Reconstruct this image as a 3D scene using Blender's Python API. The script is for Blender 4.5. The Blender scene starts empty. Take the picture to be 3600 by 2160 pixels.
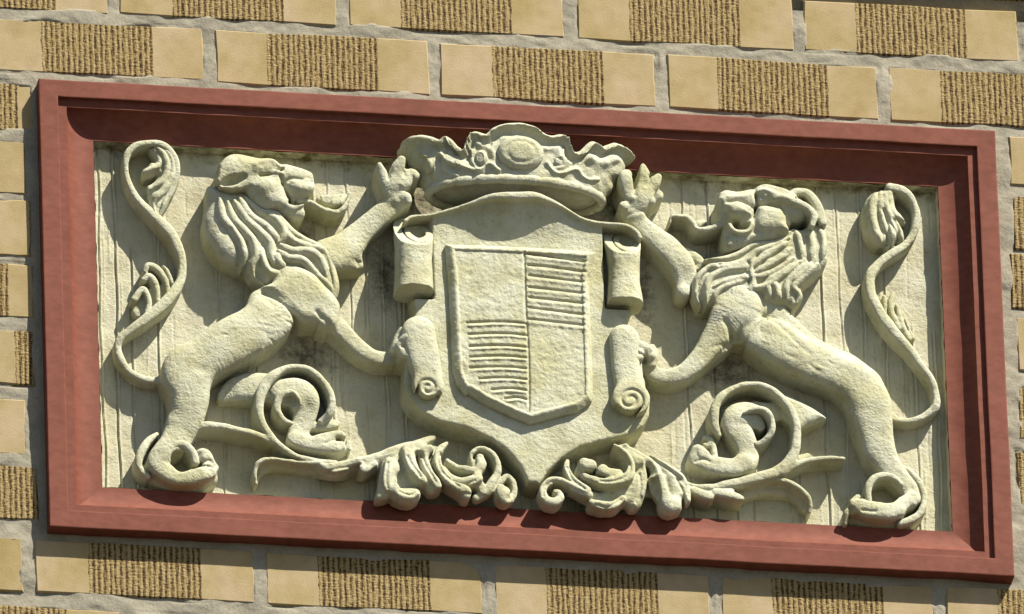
import bpy, math, random
import numpy as np
from mathutils import Matrix, Vector

# ------------------------------------------------------------------ camera, light, exposure
SC = bpy.context.scene
PZ = 13.34                       # height of the plaque centre above the ground (m)
CAM_AZ, CAM_EL, CAM_ROLL = 0.184551703, math.radians(28.0), -0.0340174464
CAM_F, CAM_L = 94722.1938, 25.0156595          # focal length in photo pixels, distance (m)
CAM_T = np.array([-0.0125416768, -0.014, 0.0199856074])
_d = np.array([math.sin(CAM_AZ)*math.cos(CAM_EL), math.cos(CAM_AZ)*math.cos(CAM_EL), math.sin(CAM_EL)])
_C = CAM_T - _d*CAM_L
_r = np.cross(_d, [0, 0, 1]); _r /= np.linalg.norm(_r); _u = np.cross(_r, _d)
CR = math.cos(CAM_ROLL)*_r + math.sin(CAM_ROLL)*_u
CU = -math.sin(CAM_ROLL)*_r + math.cos(CAM_ROLL)*_u
cam = bpy.data.cameras.new('camera'); camo = bpy.data.objects.new('camera', cam)
SC.collection.objects.link(camo)
cam.sensor_width = 36.0; cam.sensor_fit = 'HORIZONTAL'; cam.lens = CAM_F*36.0/3600.0
cam.clip_start = 0.5; cam.clip_end = 4000
M = Matrix((CR.tolist(), CU.tolist(), (-_d).tolist())).transposed().to_4x4()
M.translation = Vector((_C[0], _C[1], _C[2] + PZ))
camo.matrix_world = M
SC.camera = camo

SUN = np.array([1.0, -1.0, 1.88]); SUN /= np.linalg.norm(SUN)
world = bpy.data.worlds.new('World'); SC.world = world; world.use_nodes = True
wn = world.node_tree; bg = wn.nodes['Background']
sky = wn.nodes.new('ShaderNodeTexSky'); sky.sky_type = 'NISHITA'; sky.sun_disc = False
sky.sun_elevation = math.asin(SUN[2]); sky.sun_rotation = math.atan2(SUN[0], SUN[1])
wn.links.new(sky.outputs[0], bg.inputs[0]); bg.inputs[1].default_value = 0.05
sl = bpy.data.lights.new('sun', 'SUN'); so = bpy.data.objects.new('sun', sl); SC.collection.objects.link(so)
sl.energy = 5.0; sl.angle = math.radians(0.5); sl.color = (1.0, 0.93, 0.80)
so.rotation_euler = Vector((-SUN).tolist()).to_track_quat('-Z', 'Y').to_euler()
so.location = (3, -6, PZ + 8)
SC.view_settings.view_transform = 'Standard'; SC.view_settings.look = 'None'
SC.view_settings.gamma = 1.0; SC.view_settings.exposure = 1.14
SC.cycles.diffuse_bounces = 2; SC.cycles.glossy_bounces = 1
SC.view_settings.use_curve_mapping = False

# ------------------------------------------------------------------ frame of reference
# local millimetres: X right, Z up from the plaque centre, h = height above the relief's floor
FLOOR_Y = 17.5                   # floor of the relief lies 17.5 mm behind the face of the wall
PXMM = 3.7865                    # photo pixels per millimetre
ZF = 2473.0/900.0                # my measuring grid
VIEW = dict(A=(300, 440), B=(300, 900), C=(300, 1250), D=(1100, 400), E=(1500, 400), F=(1100, 900), G=(1500, 900),
            H=(800, 1300), I=(1600, 1350), J=(2200, 560), K=(2600, 560), L=(2200, 1000), M=(2600, 1000), N=(2400, 1350), Q=(1265, 1512, 1400/1196))

def at(px, py, h):
    """photo pixel at height h -> X, Z in mm"""
    v = _d*CAM_F + CR*(px - 1800.0) + CU*(1080.0 - py)
    y = (FLOOR_Y - h)/1000.0
    t = (y - _C[1])/v[1]
    p = _C + v*t
    return p[0]*1000.0, p[2]*1000.0

def va(view, x, y, h):
    o = VIEW[view]; sc = o[2] if len(o) > 2 else ZF
    return at(o[0] + x/sc, o[1] + y/sc, h)

def proj(P):
    """N x 3 local mm (X, h, Z) -> photo pixels"""
    W = np.stack([P[:, 0], FLOOR_Y - P[:, 1], P[:, 2]], -1)/1000.0 - _C
    z = W @ _d
    return np.stack([1800 + CAM_F*(W @ CR)/z, 1080 - CAM_F*(W @ CU)/z], -1)

def world_pts(P):
    """N x 3 local mm (X, h, Z) -> world metres"""
    return np.stack([P[:, 0]/1000.0, (FLOOR_Y - P[:, 1])/1000.0, P[:, 2]/1000.0 + PZ], -1)

def link(name, me, mat, parent=None, kind=None):
    o = bpy.data.objects.new(name, me); SC.collection.objects.link(o)
    if mat is not None and me is not None and len(me.materials) == 0: me.materials.append(mat)
    if parent is not None: o.parent = parent
    if kind: o['kind'] = kind
    return o

def tag(o, label=None, cat=None, group=None):
    if label: o['label'] = label
    if cat: o['category'] = cat
    if group: o['group'] = group
    return o

def mesh_np(name, V, F, smooth=True):
    V = np.asarray(V, np.float32); F = np.asarray(F, np.int32)
    me = bpy.data.meshes.new(name)
    n = F.shape[1]
    me.vertices.add(len(V)); me.vertices.foreach_set('co', V.ravel())
    me.loops.add(F.size); me.loops.foreach_set('vertex_index', F.ravel())
    me.polygons.add(len(F)); me.polygons.foreach_set('loop_start', np.arange(0, F.size, n, dtype=np.int32))
    me.polygons.foreach_set('use_smooth', np.full(len(F), smooth, dtype=bool))
    me.update(calc_edges=True); me.validate()
    return me

def catmull(P, sub=6):
    P = np.asarray(P, float)
    if len(P) < 3: return P
    Q = np.vstack([2*P[0]-P[1], P, 2*P[-1]-P[-2]])
    out = []
    for i in range(1, len(Q)-2):
        p0, p1, p2, p3 = Q[i-1], Q[i], Q[i+1], Q[i+2]
        for t in np.arange(sub)/sub:
            out.append(.5*((2*p1)+(-p0+p2)*t+(2*p0-5*p1+4*p2-p3)*t*t+(-p0+3*p1-3*p2+p3)*t**3))
    out.append(P[-1])
    return np.array(out)

# ------------------------------------------------------------------ materials
def new_mat(name):
    m = bpy.data.materials.new(name); m.use_nodes = True
    nt = m.node_tree; b = nt.nodes['Principled BSDF']
    return m, nt, b

def N(nt, typ, **kw):
    n = nt.nodes.new(typ)
    for k, v in kw.items():
        if hasattr(n, k): setattr(n, k, v)
        else: n.inputs[k.replace('_', ' ')].default_value = v
    return n

def noise(nt, co, scale, detail=3.0, rough=0.55):
    n = nt.nodes.new('ShaderNodeTexNoise')
    n.inputs['Scale'].default_value = scale; n.inputs['Detail'].default_value = detail; n.inputs['Roughness'].default_value = rough
    if co is not None: nt.links.new(co, n.inputs['Vector'])
    return n.outputs['Fac']

def ramp(nt, fac, stops):
    n = nt.nodes.new('ShaderNodeValToRGB'); e = n.color_ramp.elements
    while len(e) < len(stops): e.new(0.5)
    for i, (p, c) in enumerate(stops):
        e[i].position = p; e[i].color = (c if len(c) == 4 else (*c, 1))
    nt.links.new(fac, n.inputs[0])
    return n.outputs[0]

def mixc(nt, fac, a, b, blend='MIX'):
    n = nt.nodes.new('ShaderNodeMix'); n.data_type = 'RGBA'; n.blend_type = blend
    for s, v in ((0, fac), (6, a), (7, b)):
        if isinstance(v, (int, float)): n.inputs[s].default_value = v
        elif isinstance(v, tuple): n.inputs[s].default_value = (*v, 1)
        else: nt.links.new(v, n.inputs[s])
    return n.outputs[2]

def math_n(nt, op, a, b=None, c=None, clamp=False):
    n = nt.nodes.new('ShaderNodeMath'); n.operation = op; n.use_clamp = clamp
    for i, v in enumerate((a, b, c)):
        if v is None: continue
        if isinstance(v, (int, float)): n.inputs[i].default_value = v
        else: nt.links.new(v, n.inputs[i])
    return n.outputs[0]

def bump(nt, h, strength, dist, nrm=None):
    n = nt.nodes.new('ShaderNodeBump'); n.inputs['Strength'].default_value = strength; n.inputs['Distance'].default_value = dist
    nt.links.new(h, n.inputs['Height'])
    if nrm is not None: nt.links.new(nrm, n.inputs['Normal'])
    return n.outputs[0]

GRIME_SHADE = [(at(*p, 2)[0]/1000, at(*p, 2)[1]/1000, rx, rz) for p, rx, rz in (((1490, 700), .028, .05), ((2170, 730), .022, .045), ((1350, 960), .02, .05), ((2560, 1300), .045, .035), ((1080, 1250), .035, .03), ((2560, 870), .025, .02), ((1060, 830), .02, .02), ((2260, 1020), .015, .05))]  # grime patches with deep shade beside crown and lions painted into the colour
def stone_material(name, moss=False):
    m, nt, b = new_mat(name)
    geo = N(nt, 'ShaderNodeNewGeometry'); co = geo.outputs['Position']
    n1 = noise(nt, co, 38, 5, .6); n2 = noise(nt, co, 240, 4, .65); n3 = noise(nt, co, 14, 3, .5); n4 = noise(nt, co, 620, 3, .6)
    c = ramp(nt, n1, [(.28, (.325, .312, .195)), (.45, (.40, .398, .275)), (.60, (.445, .45, .345)), (.80, (.41, .39, .255))])
    stain = ramp(nt, n3, [(.50, (0, 0, 0)), (.68, (1, 1, 1))])
    c = mixc(nt, math_n(nt, 'MULTIPLY', stain, .45), c, (.32, .30, .125))
    grime = ramp(nt, noise(nt, co, 52, 6, .72), [(.54, (0, 0, 0)), (.70, (1, 1, 1))])
    c = mixc(nt, math_n(nt, 'MULTIPLY', grime, .38), c, (.17, .165, .11))
    pits = ramp(nt, n2, [(.30, (1, 1, 1)), (.42, (0, 0, 0))])
    c = mixc(nt, math_n(nt, 'MULTIPLY', pits, .42), c, (.15, .13, .07))
    if moss:
        c = mixc(nt, .35, c, (.40, .36, .275))
        for (sx_, sz_, rx_, rz_) in GRIME_SHADE:
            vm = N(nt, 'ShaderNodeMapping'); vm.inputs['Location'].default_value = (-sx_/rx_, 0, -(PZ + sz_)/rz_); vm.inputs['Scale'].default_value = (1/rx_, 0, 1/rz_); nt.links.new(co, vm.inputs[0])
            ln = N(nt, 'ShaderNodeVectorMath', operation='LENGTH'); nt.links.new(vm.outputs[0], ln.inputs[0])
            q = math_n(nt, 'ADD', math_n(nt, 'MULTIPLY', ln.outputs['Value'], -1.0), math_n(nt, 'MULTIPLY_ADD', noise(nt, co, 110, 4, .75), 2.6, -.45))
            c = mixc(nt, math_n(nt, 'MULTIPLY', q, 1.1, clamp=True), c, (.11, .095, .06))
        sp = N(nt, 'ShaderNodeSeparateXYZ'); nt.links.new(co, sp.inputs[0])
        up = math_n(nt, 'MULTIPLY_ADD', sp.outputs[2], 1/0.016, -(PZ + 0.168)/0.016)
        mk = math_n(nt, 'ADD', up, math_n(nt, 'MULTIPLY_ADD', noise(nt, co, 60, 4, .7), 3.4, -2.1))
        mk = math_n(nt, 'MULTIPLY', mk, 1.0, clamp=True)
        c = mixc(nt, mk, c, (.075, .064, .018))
    nt.links.new(c, b.inputs['Base Color'])
    b.inputs['Roughness'].default_value = .82; b.inputs['Specular IOR Level'].default_value = .25
    nb = bump(nt, n2, .8, .0016); nb = bump(nt, n4, .5, .0006, nb); nb = bump(nt, n1, .35, .003, nb)
    nt.links.new(nb, b.inputs['Normal'])
    return m

def red_material():
    m, nt, b = new_mat('brick_red_masonry_paint')
    geo = N(nt, 'ShaderNodeNewGeometry'); co = geo.outputs['Position']
    n1 = noise(nt, co, 16, 6, .7); n2 = noise(nt, co, 420, 3, .6)
    mp = N(nt, 'ShaderNodeMapping'); mp.inputs['Scale'].default_value = (90, 90, 150); nt.links.new(co, mp.inputs[0])
    n3 = noise(nt, mp.outputs[0], 1.0, 3, .6)
    c = ramp(nt, n1, [(.30, (.122, .033, .0185)), (.5, (.147, .0415, .0245)), (.72, (.175, .054, .034))])
    c = mixc(nt, .40, c, ramp(nt, n3, [(.3, (.095, .027, .015)), (.7, (.205, .068, .045))]))
    chips = ramp(nt, noise(nt, co, 75, 2, .5), [(.83, (0, 0, 0)), (.845, (1, 1, 1))])
    c = mixc(nt, chips, c, (0.374, 0.34, 0.245))
    dk = ramp(nt, noise(nt, co, 120, 2, .5), [(.22, (1, 1, 1)), (.26, (0, 0, 0))])
    c = mixc(nt, math_n(nt, 'MULTIPLY', dk, .6), c, (0.0884, 0.0272, 0.0204))
    nt.links.new(c, b.inputs['Base Color'])
    b.inputs['Roughness'].default_value = .7; b.inputs['Specular IOR Level'].default_value = .18
    nb = bump(nt, n2, .18, .0004); nb = bump(nt, n3, .25, .0004, nb)
    nt.links.new(nb, b.inputs['Normal'])
    return m

def brick_material():
    """tan brick: smooth ends and a combed, wire-cut panel in the middle (object space, mm-true)"""
    m, nt, b = new_mat('tan_combed_brick')
    tc = N(nt, 'ShaderNodeTexCoord'); ob = tc.outputs['Object']; oi = N(nt, 'ShaderNodeObjectInfo')
    sp = N(nt, 'ShaderNodeSeparateXYZ'); nt.links.new(ob, sp.inputs[0])
    at_ = N(nt, 'ShaderNodeAttribute'); at_.attribute_type = 'OBJECT'; at_.attribute_name = 'comb_shift'
    x = math_n(nt, 'SUBTRACT', sp.outputs[0], at_.outputs['Fac'])
    # random shift per brick so that no two show the same grain
    sh = N(nt, 'ShaderNodeVectorMath', operation='ADD'); nt.links.new(ob, sh.inputs[0])
    cx = N(nt, 'ShaderNodeCombineXYZ')
    nt.links.new(math_n(nt, 'MULTIPLY', oi.outputs['Random'], 37.0), cx.inputs[0])
    nt.links.new(math_n(nt, 'MULTIPLY', oi.outputs['Random'], 11.0), cx.inputs[2]); nt.links.new(cx.outputs[0], sh.inputs[1])
    co = sh.outputs[0]
    r2 = math_n(nt, 'FRACT', math_n(nt, 'MULTIPLY', oi.outputs['Random'], 7.31))
    wob = math_n(nt, 'MULTIPLY_ADD', noise(nt, co, 90, 2), .004, -.002)
    inside = math_n(nt, 'LESS_THAN', math_n(nt, 'ABSOLUTE', math_n(nt, 'ADD', x, wob)), .0525)
    # smooth ends
    base = ramp(nt, r2, [(.0, (.275, .21, .088)), (.22, (.33, .262, .150)), (.42, (.285, .222, .098)), (.6, (.345, .268, .168)), (.8, (.265, .20, .082)), (1., (.355, .285, .185))])
    lr = ramp(nt, noise(nt, co, 15, 3), [(.36, (.235, .172, .064)), (.48, (.29, .225, .108)), (.62, (.375, .288, .195))])
    base = mixc(nt, .62, base, lr)
    base = mixc(nt, .30, base, ramp(nt, noise(nt, co, 70, 4, .65), [(.3, (0.187, 0.137, 0.0576)), (.5, (0.295, 0.23, 0.115)), (.72, (0.374, 0.295, 0.18))]))
    spk = ramp(nt, noise(nt, co, 260, 3, .7), [(.25, (1, 1, 1)), (.335, (0, 0, 0))])
    base = mixc(nt, math_n(nt, 'MULTIPLY', spk, .7), base, (0.108, 0.0612, 0.0252))
    # combed panel: vertical scores about 5 mm apart, torn in between
    mp = N(nt, 'ShaderNodeMapping'); mp.inputs['Scale'].default_value = (1, 1, .16); nt.links.new(co, mp.inputs[0])
    warp = math_n(nt, 'MULTIPLY_ADD', noise(nt, mp.outputs[0], 110, 3), .0042, -.0021)
    wv = math_n(nt, 'SINE', math_n(nt, 'MULTIPLY', math_n(nt, 'ADD', x, warp), 2*math.pi/.0052))
    tear = noise(nt, mp.outputs[0], 560, 4, .7)
    mp2 = N(nt, 'ShaderNodeMapping'); mp2.inputs['Scale'].default_value = (.7, 1, 1.6); nt.links.new(co, mp2.inputs[0])
    tear2 = noise(nt, mp2.outputs[0], 330, 3, .65)
    hgt = math_n(nt, 'ADD', math_n(nt, 'MULTIPLY', wv, .26), math_n(nt, 'ADD', math_n(nt, 'MULTIPLY', tear, 1.7), math_n(nt, 'MULTIPLY', tear2, 1.5)))
    comb = ramp(nt, math_n(nt, 'MULTIPLY_ADD', hgt, .36, 0.0), [(.40, (0.0252, 0.013, 0.00504)), (.50, (0.101, 0.059, 0.0202)), (.58, (0.266, 0.191, 0.0756)), (.74, (0.36, 0.281, 0.144))])
    c = mixc(nt, inside, base, comb)
    nt.links.new(c, b.inputs['Base Color'])
    b.inputs['Roughness'].default_value = .85; b.inputs['Specular IOR Level'].default_value = .2
    hh = math_n(nt, 'ADD', math_n(nt, 'MULTIPLY', inside, math_n(nt, 'MULTIPLY_ADD', hgt, 1.0, -1.8)), math_n(nt, 'MULTIPLY', noise(nt, co, 500, 2), .15))
    nt.links.new(bump(nt, hh, .9, .0016), b.inputs['Normal'])
    return m

def mortar_material():
    m, nt, b = new_mat('grey_mortar')
    geo = N(nt, 'ShaderNodeNewGeometry'); co = geo.outputs['Position']
    n1 = noise(nt, co, 30, 4, .6); n2 = noise(nt, co, 330, 4, .7)
    c = ramp(nt, n1, [(.3, (0.163, 0.148, 0.107)), (.5, (0.218, 0.2, 0.148)), (.7, (0.27, 0.248, 0.189))])
    c = mixc(nt, .35, c, ramp(nt, n2, [(.3, (0.148, 0.133, 0.0999)), (.7, (0.348, 0.322, 0.259))]))
    nt.links.new(c, b.inputs['Base Color']); b.inputs['Roughness'].default_value = .92
    nb = bump(nt, n2, .5, .0012); nb = bump(nt, n1, .5, .004, nb)
    nt.links.new(nb, b.inputs['Normal'])
    return m

def ground_material():
    m, nt, b = new_mat('worn_asphalt'); geo = N(nt, 'ShaderNodeNewGeometry')
    c = ramp(nt, noise(nt, geo.outputs['Position'], .6, 4), [(.3, (.045, .042, .036)), (.7, (.065, .06, .05))])
    nt.links.new(c, b.inputs['Base Color']); b.inputs['Roughness'].default_value = .9
    return m

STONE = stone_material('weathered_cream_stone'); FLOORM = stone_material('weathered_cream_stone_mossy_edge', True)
RED = red_material(); BRICK = brick_material(); MORTAR = mortar_material()

# ------------------------------------------------------------------ ground, wall, bricks
rng = np.random.default_rng(7); random.seed(7)
ground = link('ground', mesh_np('ground', [(-600, -600, 0), (600, -600, 0), (600, 600, 0), (-600, 600, 0)], [(0, 1, 2, 3)], False), ground_material(), kind='structure')

FW, FH = 905.0, 469.8            # outside of the frame, mm
FACE_H, WALL_H = 31.5, 17.5      # heights above the relief floor
def brick_layout():
    hW = WALL_H
    # every course: y of its top and bottom edge at the photo's left (x = 40) and where its upright joints fall, in photo pixels
    def zrow(y): return at(40, y, hW)[1]
    def xs(js, y): return [at(j, y + (j - 40)*.055, hW)[0] for j in js]
    R = [(-590, -410, 400), (-372, -195, 60), (-158, 26, 400), (65, 250, None), (289, 462, 267), (494, 684, 105), (703, 898, -100),
         (928, 1116, 232), (1161, 1352, -150), (1397, 1595, 108), (1634, 1825, 500), (1891, 2077, 102), (2129, 2318, 443), (2368, 2558, 60), (2606, 2796, 440)]
    special = {1: [-745, 55, 855, 1655, 2455, 3259, 4050], 2: [-400, 400, 1205, 2003, 2807, 3597, 4395], 3: [-58, 737, 1530, 2328, 3108, 3900],
               11: [-700, 102, 911, 1720, 2518, 3310, 4105], 12: [-366, 443, 1248, 2050, 2850, 3648, 4440]}
    fx, fz = FW/2, FH/2; res = []
    for i, (t, b, j0) in enumerate(R):
        js = special.get(i) or [j0 + 800*k for k in range(-1, 6)]
        jx = xs(js, (t + b)/2); pitch = np.mean(np.diff(jx))
        jx = [jx[0] - 2*pitch, jx[0] - pitch] + jx + [jx[-1] + pitch]
        zt, zb = zrow(t), zrow(b)
        for k in range(len(jx) - 1):
            x0, x1, z0, z1 = jx[k] + 5.6 + random.uniform(-.8, .8), jx[k+1] - 5.6 + random.uniform(-.8, .8), zb + random.uniform(-1, 1), zt + random.uniform(-1, 1)
            if x1 < -740 or x0 > 740: continue
            c0 = (x0 + x1)/2
            if abs((z0 + z1)/2) < fz - 5 and x1 > -fx - 4 and x0 < fx + 8:      # cut against the frame
                if x0 < -fx - 30: res.append([x0, min(x1, -fx - random.uniform(3, 9)), z0, z1, c0])
                if x1 > fx + 34: res.append([max(x0, fx + 12 + random.uniform(-3, 4)), x1, z0, z1, c0])
                continue
            if z0 < fz + 2 and z1 > -fz - 2 and not (x1 < -fx or x0 > fx):
                if (z0 + z1)/2 > 0: z0 = max(z0, fz + 3)
                else: z1 = min(z1, -fz - 3)
            res.append([x0, x1, z0, z1, c0])
    return res
LAYOUT = brick_layout()

def build_wall():
    # mortar: tooled between the bricks, here and there smeared over their edges; opening for the frame
    X0, X1, Z0, Z1 = -580.0, 580.0, -360.0, 360.0
    hx, hz = FW/2 - 6, FH/2 - 6
    xs = np.unique(np.concatenate([np.arange(X0, X1 + 1, 2.4), [-hx, hx]])); zs = np.unique(np.concatenate([np.arange(Z0, Z1 + 1, 2.0), [-hz, hz]]))
    gx, gz = np.meshgrid(xs, zs, indexing='ij')
    def vn(fx, fz, s):
        r = np.random.default_rng(s); v = np.zeros_like(gx)
        for k in range(9):
            a, p1, p2 = r.uniform(.5, 1.9, 2), r.uniform(0, 6.28), r.uniform(0, 6.28)
            v += np.sin(gx*fx*a[0] + p1 + 1.3*np.sin(gz*fz*.7*a[1] + p2))*np.sin(gz*fz*a[1] + p2 + .9*np.sin(gx*fx*.8 + p1))
        return v/3
    ins = np.full(gx.shape, -99.0)
    for (x0, x1, z0, z1, c0) in LAYOUT:
        i0, i1 = np.searchsorted(xs, x0 - 8), np.searchsorted(xs, x1 + 8); k0, k1 = np.searchsorted(zs, z0 - 8), np.searchsorted(zs, z1 + 8)
        if i1 <= i0 or k1 <= k0: continue
        sx, sz = slice(i0, i1), slice(k0, k1); a, b = gx[sx, sz], gz[sx, sz]
        d = np.minimum(np.minimum(a - x0, x1 - a), np.minimum(b - z0, z1 - b))      # > 0 inside the brick
        ins[sx, sz] = np.maximum(ins[sx, sz], d)
    w1, w2 = vn(.045, .06, 1), vn(.16, .2, 2)
    joint = -.9 + 1.1*w1 + .45*w2
    edge = 2.8 + 2.2*vn(.07, .09, 4)                       # how far it laps over the brick edge
    under = np.clip((ins - edge)/1.6, 0, 1)
    groove = np.exp(-((ins + 1.2)/1.3)**2)*np.clip(1.2*vn(.05, .05, 6) - .25, 0, 1)*2.4      # open cracks along some arrises
    h = WALL_H + joint*(1 - under) - 5.0*under - groove
    h = np.where(ins > 0, np.minimum(h, WALL_H + .55), h)
    P = np.stack([gx.ravel(), h.ravel(), gz.ravel()], -1)
    nx, nz = len(xs), len(zs); I = np.arange(nx*nz).reshape(nx, nz)
    F = np.stack([I[:-1, :-1], I[1:, :-1], I[1:, 1:], I[:-1, 1:]], -1)
    mx = (xs[:-1] + xs[1:])/2; mz = (zs[:-1] + zs[1:])/2
    F = F[~((np.abs(mx)[:, None] < hx) & (np.abs(mz)[None, :] < hz))]
    boxes = []; nb = len(P)
    def box(x0, x1, h0, h1, z0, z1):
        boxes.append(np.array([(x, hh, z) for z in (z0, z1) for hh in (h0, h1) for x in (x0, x1)], float))
    MR = WALL_H - 2
    box(-4000, 4000, -260, -40, -PZ*1000, 2500)              # the masonry behind and around, down to the ground
    zb = Z0 + 2
    box(-4000, 4000, -39, MR - 3, -PZ*1000, zb); box(-4000, 4000, -39, MR - 3, Z1 - 2, 2500)
    box(-4000, X0 + 2, -39, MR - 3, zb + .5, Z1 - 2.5); box(X1 - 2, 4000, -39, MR - 3, zb + .5, Z1 - 2.5)
    BF = np.vstack([np.array(((0, 1, 3, 2), (4, 6, 7, 5), (0, 4, 5, 1), (2, 3, 7, 6), (0, 2, 6, 4), (1, 5, 7, 3))) + nb + 8*k for k in range(len(boxes))])
    return mesh_np('brick_wall', world_pts(np.vstack([P] + boxes)), np.vstack([F, BF]), True)
wall = link('brick_wall', build_wall(), MORTAR, kind='structure')
tag(wall, 'tan brick wall with grey mortar joints around the framed relief')

def brick_mesh(L, Hh, seed, D=60.0):
    """bevelled, slightly uneven box; front face looks to +h"""
    r = random.Random(seed)
    b = 1.6
    V, F = [], []
    def j(s=.9): return r.uniform(-s, s)
    hx, hz = L/2, Hh/2
    corners = [(-hx + j(), -hz + j()), (hx + j(), -hz + j()), (hx + j(), hz + j()), (-hx + j(), hz + j())]
    # subdivide each edge once or twice so that the arrises wander
    ring = []
    for i in range(4):
        a, c = corners[i], corners[(i+1) % 4]
        n = 4 if i % 2 == 0 else 2
        for k in range(n):
            t = k/n
            x = a[0] + (c[0]-a[0])*t; z = a[1] + (c[1]-a[1])*t
            if k: x += j(.3) if i % 2 == 0 else j(.9); z += j(.9) if i % 2 == 0 else j(.3)
            ring.append((x, z))
    n = len(ring)
    for (x, z) in ring: V.append((x - math.copysign(b, x)*.9 if abs(x) > hx - 4 else x, 0.0, z - math.copysign(b, z)*.9 if abs(z) > hz - 4 else z))
    for (x, z) in ring: V.append((x, -b, z))
    for (x, z) in ring: V.append((x, -D, z))
    F3 = []
    for k in range(2):
        for i in range(n): F3.append((k*n + i, (k+1)*n + i, (k+1)*n + (i+1) % n, k*n + (i+1) % n))
    me = bpy.data.meshes.new('brick')
    me.from_pydata([(x/1000, -y/1000, z/1000) for x, y, z in V], [], F3 + [tuple(range(n))])
    me.update(); me.materials.append(BRICK)
    return me

def build_bricks():
    for n, (x0, x1, z0, z1, c0) in enumerate(LAYOUT):
        me = brick_mesh(x1 - x0, z1 - z0, n)
        o = bpy.data.objects.new('brick', me); SC.collection.objects.link(o); o.parent = wall
        o.location = ((x0 + x1)/2000, (FLOOR_Y - WALL_H - random.uniform(-.7, .7))/1000, (z0 + z1)/2000 + PZ)
        o.rotation_euler = (math.radians(random.uniform(-.4, .4)), math.radians(random.uniform(-.3, .3)), math.radians(random.uniform(-.15, .15)))
        o['comb_shift'] = float((c0 - (x0 + x1)/2)/1000)
build_bricks()

# ------------------------------------------------------------------ red frame
def build_frame():
    root = link('moulded_frame', None, None); root.location = (0, 0, 0)
    tag(root, 'brick-red painted moulded frame around the cream lion relief', 'frame')
    prof = [(0, -4), (0, 30.6), (.4, 31.25), (1.1, 31.5), (1.5, 31.5), (16.5, 31.5), (16.9, 31.5), (17.7, 31.3), (18, 30.8), (18, 27.3), (18.5, 27.0), (18.9, 27.0), (25.9, 27.0), (26.2, 27.0), (26.5, 26.6)]
    for k in range(1, 15):
        a = k/14*math.pi/2
        prof.append((53 - 26.4*math.cos(a), 26.4 - 13.4*math.sin(a)))
    prof += [(53.0, 12.4), (53.0, -6)]
    hx, hz = FW/2, FH/2
    sides = [((-hx, hz), (hx, hz), (0, -1)), ((hx, -hz), (-hx, -hz), (0, 1)), ((-hx, -hz), (-hx, hz), (1, 0)), ((hx, hz), (hx, -hz), (-1, 0))]
    for si, (a, b, inw) in enumerate(sides):
        a, b, inw = np.array(a), np.array(b), np.array(inw); d = (b - a)/np.linalg.norm(b - a)
        n = 150; P = []
        r = np.random.default_rng(si)
        ph = r.uniform(0, 6.28, (6,)); fr = r.uniform(.01, .06, 6)
        for t, h in prof:
            A, B = a + inw*t + d*t, b + inw*t - d*t
            for k in range(n + 1):
                q = A + (B - A)*k/n; s = q @ d
                w = sum(math.sin(s*fr[i] + ph[i]) for i in range(6))/6
                w2 = sum(math.sin(s*fr[i]*2.7 + ph[5-i] + t*.2) for i in range(6))/6
                q2 = q + inw*(w*.55 if k not in (0, n) else 0)*(0 if t > 50 else 1)
                P.append((q2[0], h + (w2*.3 if 0 < k < n and h > 0 else 0), q2[1]))
        m = len(prof); I = np.arange(m*(n+1)).reshape(m, n+1)
        F = np.stack([I[:-1, :-1], I[:-1, 1:], I[1:, 1:], I[1:, :-1]], -1).reshape(-1, 4)
        me = mesh_np('rail', world_pts(np.array(P)), F, True)
        o = link('rail', me, RED, root)
        md = o.modifiers.new('edges', 'EDGE_SPLIT'); md.split_angle = math.radians(24)
    return root
build_frame()

# ------------------------------------------------------------------ carving kit: signed-distance volumes meshed with surface nets
def surface_nets(vol, org, res):
    ins = vol < 0
    nx, ny, nz = vol.shape
    s = np.zeros((nx-1, ny-1, nz-1), np.uint8)
    for dx in (0, 1):
        for dy in (0, 1):
            for dz in (0, 1): s += ins[dx:nx-1+dx, dy:ny-1+dy, dz:nz-1+dz]
    act = (s > 0) & (s < 8)
    ci = np.argwhere(act)
    idx = np.full(act.shape, -1, np.int32); idx[act] = np.arange(len(ci))
    acc = np.zeros((len(ci), 3)); cnt = np.zeros(len(ci))
    cs = [(a, b, c) for a in (0, 1) for b in (0, 1) for c in (0, 1)]
    val = {c: vol[ci[:, 0]+c[0], ci[:, 1]+c[1], ci[:, 2]+c[2]] for c in cs}
    for a in cs:
        for ax in range(3):
            if a[ax]: continue
            b = list(a); b[ax] = 1; b = tuple(b)
            va_, vb = val[a], val[b]; cr = (va_ < 0) != (vb < 0)
            t = np.where(cr, va_/np.where(cr, va_ - vb, 1), 0)
            p = np.zeros((len(ci), 3)) + np.array(a); p[:, ax] += t
            acc += p*cr[:, None]; cnt += cr
    V = (ci + acc/np.maximum(cnt, 1)[:, None])*res + np.array(org)
    F = []
    for ax in range(3):
        o1, o2 = [(1, 2), (2, 0), (0, 1)][ax]
        A = np.moveaxis(ins, ax, 0)[:-1]; B = np.moveaxis(ins, ax, 0)[1:]
        A = np.moveaxis(A, 0, ax); B = np.moveaxis(B, 0, ax)
        e = np.argwhere(A != B)
        ok = (e[:, o1] > 0) & (e[:, o2] > 0) & (e[:, o1] < vol.shape[o1]-1) & (e[:, o2] < vol.shape[o2]-1)
        e = e[ok]; fl = A[e[:, 0], e[:, 1], e[:, 2]]
        def cell(d1, d2):
            c = e.copy(); c[:, o1] -= d1; c[:, o2] -= d2
            return idx[c[:, 0], c[:, 1], c[:, 2]]
        q = np.stack([cell(1, 1), cell(0, 1), cell(0, 0), cell(1, 0)], -1)
        q[~fl] = q[~fl][:, ::-1]
        F.append(q)
    F = np.vstack(F); F = F[(F >= 0).all(1)]
    return V, F

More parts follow.
